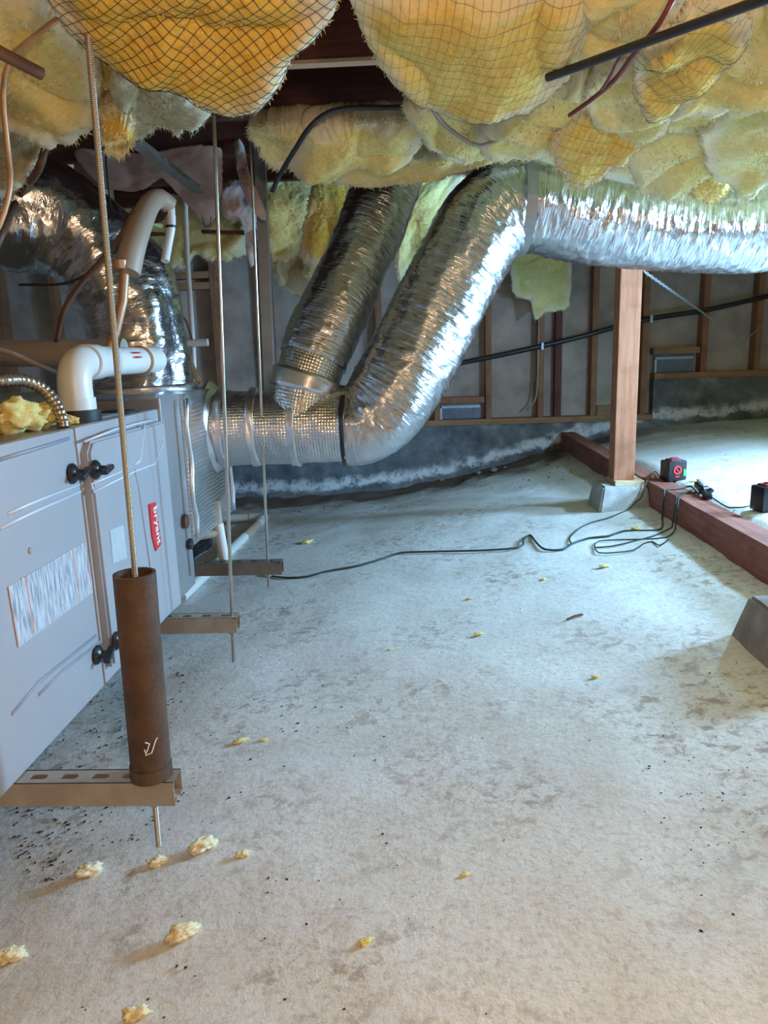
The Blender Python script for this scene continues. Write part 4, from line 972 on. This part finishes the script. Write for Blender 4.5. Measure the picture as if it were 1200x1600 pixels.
ps = thing('plumber_strap', PY(1010, 428, 4.2), 'perforated metal strap slanting from the post toward the wall', 'strap')
a = PY(1006, 424, 3.3); b = PY(1126, 508, 4.95); mb = MB()
for k in range(26):
    p = a.lerp(b, k/26); q = a.lerp(b, (k+.72)/26); mb.bar(p, q, .016, .002, V((0, -1, .4)))
for k in range(26):
    p = a.lerp(b, (k+.68)/26); q = a.lerp(b, (k+1.04)/26)
    mb.bar(p+V((0, 0, .006)), q+V((0, 0, .006)), .004, .002, V((0, -1, .4))); mb.bar(p-V((0, 0, .006)), q-V((0, 0, .006)), .004, .002, V((0, -1, .4)))
mb.build('strap_band', M['ventrim'], ps)
cable('wall_wire', [PY(1158, 538, WY-.1), PY(1180, 518, WY-.1), PY(1210, 490, WY-.1)], .003, M['cablegrey'], 'fine pale wire crossing the stud bay right of the perforated strap', 'wire')

# ------------------------------------------------------------------ floor gear
def gadget(px, py, w_, h_, rot, label):
    p = PG(px, py); root = thing('battery_box', p, label, 'battery box'); Rm = Matrix.Rotation(rot, 3, 'Z')
    q = lambda x, y, z: p+Rm @ V((x, y, z))
    b_ = MB(); b_.box(q(0, 0, h_/2), (w_, w_*.8, h_), Rm, .007); b_ = b_.build('body', M['black'], root, smooth=40)
    MB().box(q(0, 0, h_+.002), (w_*.62, w_*.55, .008), Rm, .003).build('top_cap', M['redbody'], root, smooth=40)
    MB().box(q(0, 0, h_+.008), (w_*.4, .012, .008), Rm, .003).build('carry_handle', M['redbody'], root, smooth=40)
    MB().ring([(.012, 0), (.019, 0), (.019, .003), (.012, .003)], q(-.004, -w_*.4-.001, h_*.55), Rm @ V((0, -1, 0)), 20).build('red_ring', M['red'], root, smooth=35)
    MB().box(q(-.004, -w_*.4-.002, h_*.55), (.028, .003, .005), Rm @ Matrix.Rotation(.8, 3, 'Y')).build('red_bar', M['red'], root)
    MB().box(q(-.004, -w_*.4-.002, h_*.22), (.02, .003, .006), Rm).build('red_bar', M['red'], root)
    MB().box(q(w_*.36, -w_*.4-.001, h_*.4), (.012, .004, .028), Rm, .001).build('green_latch', M['green'], root)
    for sx in (-1, 1): MB().box(q(sx*w_*.32, -w_*.2, .003), (.014, .03, .008), Rm).build('foot', M['rubber'], root)
gadget(1050, 773, .085, .085, .25, 'small black box with red ring and red top beside the post')
gadget(1199, 797, .088, .085, .2, 'small black box with red ring and red top apart from the post, on open ground')
p = PG(1100, 784); cl = thing('spring_clamp', p, 'black plastic hand clamp lying between the two black boxes', 'clamp')
a = PG(1088, 768, .03); b = PG(1108, 786, .02)
MB().bar(a, b, .022, .020, V((0, 0, 1)), .004).build('grip', M['black'], cl, smooth=40)
MB().bar(PG(1096, 783, .02), PG(1112, 776, .03), .018, .016, V((0, 0, 1)), .003).build('jaw', M['black'], cl, smooth=40)
MB().ring([(.001, -.012), (.014, -.012), (.014, .012), (.001, .012)], PG(1100, 777, .03), V((1, .3, 0)), 14, False).build('pivot', M['cableblack'], cl, smooth=40)
MB().bar(PG(1090, 768, .045), PG(1096, 774, .045), .014, .014, V((0, 0, 1)), .003).build('trigger', M['ventrim'], cl, smooth=40)
UPC = .006
def gcord(pts, r, label, mat='cord', ups=None):
    P = []
    for i, q in enumerate(pts):
        P.append(q if isinstance(q, V) else PG(q[0], q[1], q[2] if len(q) > 2 else UPC))
    P2 = spline(P, .03)
    for q in P2:
        zf = ground(q.x, q.y)+.004
        if BX-.02 < q.x < BX+.105: zf = ground(BX-.03, q.y)+.118
        q.z = max(q.z, zf)
    mb = MB(); mb.tube(P2, r, 8); return tag(mb.build('power_cord', M[mat], smooth=True), label, 'cord')
gcord([(340, 890), (375, 889), (400, 892), (420, 901), (450, 905), (480, 903), (510, 895), (560, 886), (600, 874), (625, 866), (680, 864), (760, 862), (812, 857), (818, 845), (828, 838), (838, 850), (852, 861), (880, 861), (893, 852), (920, 843), (950, 840), (975, 832), (1025, 831), (1035, 825), (1036, 810), (1055, 802), (1075, 788), (1092, 778)], .004, 'long dark power cord snaking across the ground to the clamp')
gcord([(893, 852), (890, 843), (905, 828), (925, 818), (948, 812), PY(978, 799, cy1-.135), PY(994, 784, cy1-.125), PY(1010, 769, cy1-.10), (1022, 763), (1034, 762)], .0028, 'thin dark cord looping past the pier block to the box beside the post')
gcord([(930, 858), (955, 856), (990, 848), (1020, 840), (1050, 826), (1060, 815), (1075, 805), (1095, 800), (1140, 796), (1180, 791)], .0028, 'thin dark cord running over the beam to the box on open ground')
gcord([(1045, 845), (1030, 855), (1020, 849), (1005, 852), (990, 862), (960, 866), (935, 866), (929, 856), (935, 848), (960, 846), (1000, 845), (1040, 842), (1055, 830), (1062, 818), (1080, 795)], .0025, 'thin grey cord coiled in a loose loop before the red beam')

# loose fibreglass tufts on the ground
def tuft(px, py, w_, label, mat, seed, grp, flat=.45, at=None):
    p = at if at else PG(px, py); bm = bmesh.new(); bmesh.ops.create_icosphere(bm, subdivisions=4, radius=1)
    for q in bm.verts:
        d = q.co.normalized(); k = 1+.45*noise.noise(d*1.6+V((seed, 0, 0)))+.30*noise.noise(d*4+V((0, seed, 0)))+.16*noise.noise(d*10+V((0, seed, 0)))
        q.co = V((d.x*k, d.y*k*.6, d.z*k*flat))
    a = random.uniform(.2, 1.0); R3 = Matrix.Rotation(a, 3, 'Z')
    mb = MB(); zs_ = min((q.co.z for q in bm.verts)); bm.verts.index_update()
    mb.add([p+R3 @ (q.co*(w_/2))-V((0, 0, zs_*w_/2*.9)) for q in bm.verts], [tuple(v2.index for v2 in f.verts) for f in bm.faces]); bm.free()
    return tag(mb.build('insulation_tuft', mat, smooth=True), label, 'insulation', grp)
for i, (x, y, sz_, lb_) in enumerate(((142, 1368, .046, 'ragged two-lobed yellow tuft on the ground below the strut rail slots'), (247, 1352, .034, 'yellow tuft on the ground closest to the lower tip of the brassy rod'), (318, 1328, .048, 'long yellow tuft on the ground between the rod tip and a tiny browned tuft'), (380, 1338, .024, 'tiny browned tuft on the ground past the long yellow tuft'), (286, 1466, .046, 'yellow tuft alone on bare ground facing the brown pipe sleeve'), (16, 1500, .044, 'plump pale yellow tuft on the ground under the furnace corner'), (212, 1592, .034, 'upright pale yellow tuft farthest from the furnace and its rails'))):
    tuft(x, y, sz_, lb_, M['ins_tuft'], i*3.3, None, .42)
g2 = 'fibreglass flakes scattered over open ground'
for i, (x, y, s) in enumerate(((376, 1160, .035), (412, 1157, .02), (572, 1474, .022), (727, 1367, .014), (748, 992, .028), (734, 936, .02), (850, 906, .025), (944, 886, .035), (610, 1016, .018), (780, 1063, .015), (480, 848, .06), (742, 1231, .012), (930, 1058, .02), (995, 828, .05), (1085, 752, .03))):
    tuft(x, y, s, 'thin pale yellow fibreglass flake lying on open ground', M['ins_pale'], 50+i*2.7, g2, .22)
mb = MB(); a = PG(886, 970, .004); b = PG(910, 962, .004); mb.tube([a, a.lerp(b, .5)+V((0, 0, .003)), b], .0035, 6); tag(mb.build('twig', M['twig']), 'thin brown wood splinter lying on the pale ground', 'splinter')
for i, (x, y, s_, sd_, lb_) in enumerate(((12, 668, .10, 3, 'largest crumpled tan fibreglass scrap on the furnace top'), (55, 664, .075, 8, 'fluffy tan fibreglass scrap on the furnace top beside the conduit end'), (98, 668, .035, 15, 'tiny tan fibreglass crumb at the conduit end on the furnace'))):
    z_ = FZ1-.006; q = PZ(x, y+14, z_); q.x = min(q.x, -.70-s_/2); q.y = (x-644)/1152*-1 and q.x*1152/(x-644)
    tuft(x, y, s_, lb_, M['ins_pale'], sd_, None, .6, at=V((q.x, q.y, z_)))
# dark rag below the coil
bt('rag', 'dark crumpled scrap on the ground behind the strut rails', [(290, 862), (315, 845), (332, 842), (330, 856), (315, 868), (300, 874)], 2.75, 2.6, .01, .015, M['cableblack'], 60, name='scrap', cat='scrap', nA=60, nR=12, jag=3, fold=.01)
# grit
mb = MB()
def speck(px, py, s):
    p = PG(px, py); p.y = min(p.y, 5.03); a = random.uniform(0, 3.1); ca, sa = math.cos(a), math.sin(a); l, w2, h = s, s*random.uniform(.4, .8), s*random.uniform(.3, .6)
    q = [p+V((ca*l, sa*l, 0)), p+V((-sa*w2, ca*w2, 0)), p-V((ca*l, sa*l, 0)), p+V((sa*w2, -ca*w2, 0)), p+V((0, 0, h)), p-V((0, 0, h))]
    mb.add(q, [(0, 1, 4), (1, 2, 4), (2, 3, 4), (3, 0, 4), (1, 0, 5), (2, 1, 5), (3, 2, 5), (0, 3, 5)])
for i in range(620):
    x = abs(random.gauss(0, 170))+20; y = random.uniform(1010, 1380); speck(x+ (y < 1150)*120, y, random.uniform(.002, .0058))
for i in range(170): speck(random.uniform(20, 1190), random.uniform(900, 1590), random.uniform(.0014, .004))
for i in range(420):
    t = random.random(); x = 360+540*t; y = 792-80*t+abs(random.gauss(0, 16)); speck(x, y, random.uniform(.003, .010))
for i in range(70): speck(random.gauss(1100, 80), random.gauss(1250, 55), random.uniform(.001, .003))
o = mb.build('loose_grit', M['grit']); o['kind'] = 'stuff'; tag(o, 'dark grit and crumbs scattered over the pale ground', 'grit')
# rocks along the foundation
for i, (x, y, s) in enumerate(((772, 738, .05), (748, 742, .04), (790, 733, .03), (640, 756, .035), (560, 768, .03), (690, 752, .03))):
    p = PG(x, y); o = tuft(x, y, s, 'small brown dirt clod at the foot of the foundation wall', M['pierdark'], 90+i, 'dirt clods along the foundation', .6); o.name = 'dirt_clod'; o['category'] = 'dirt clod'
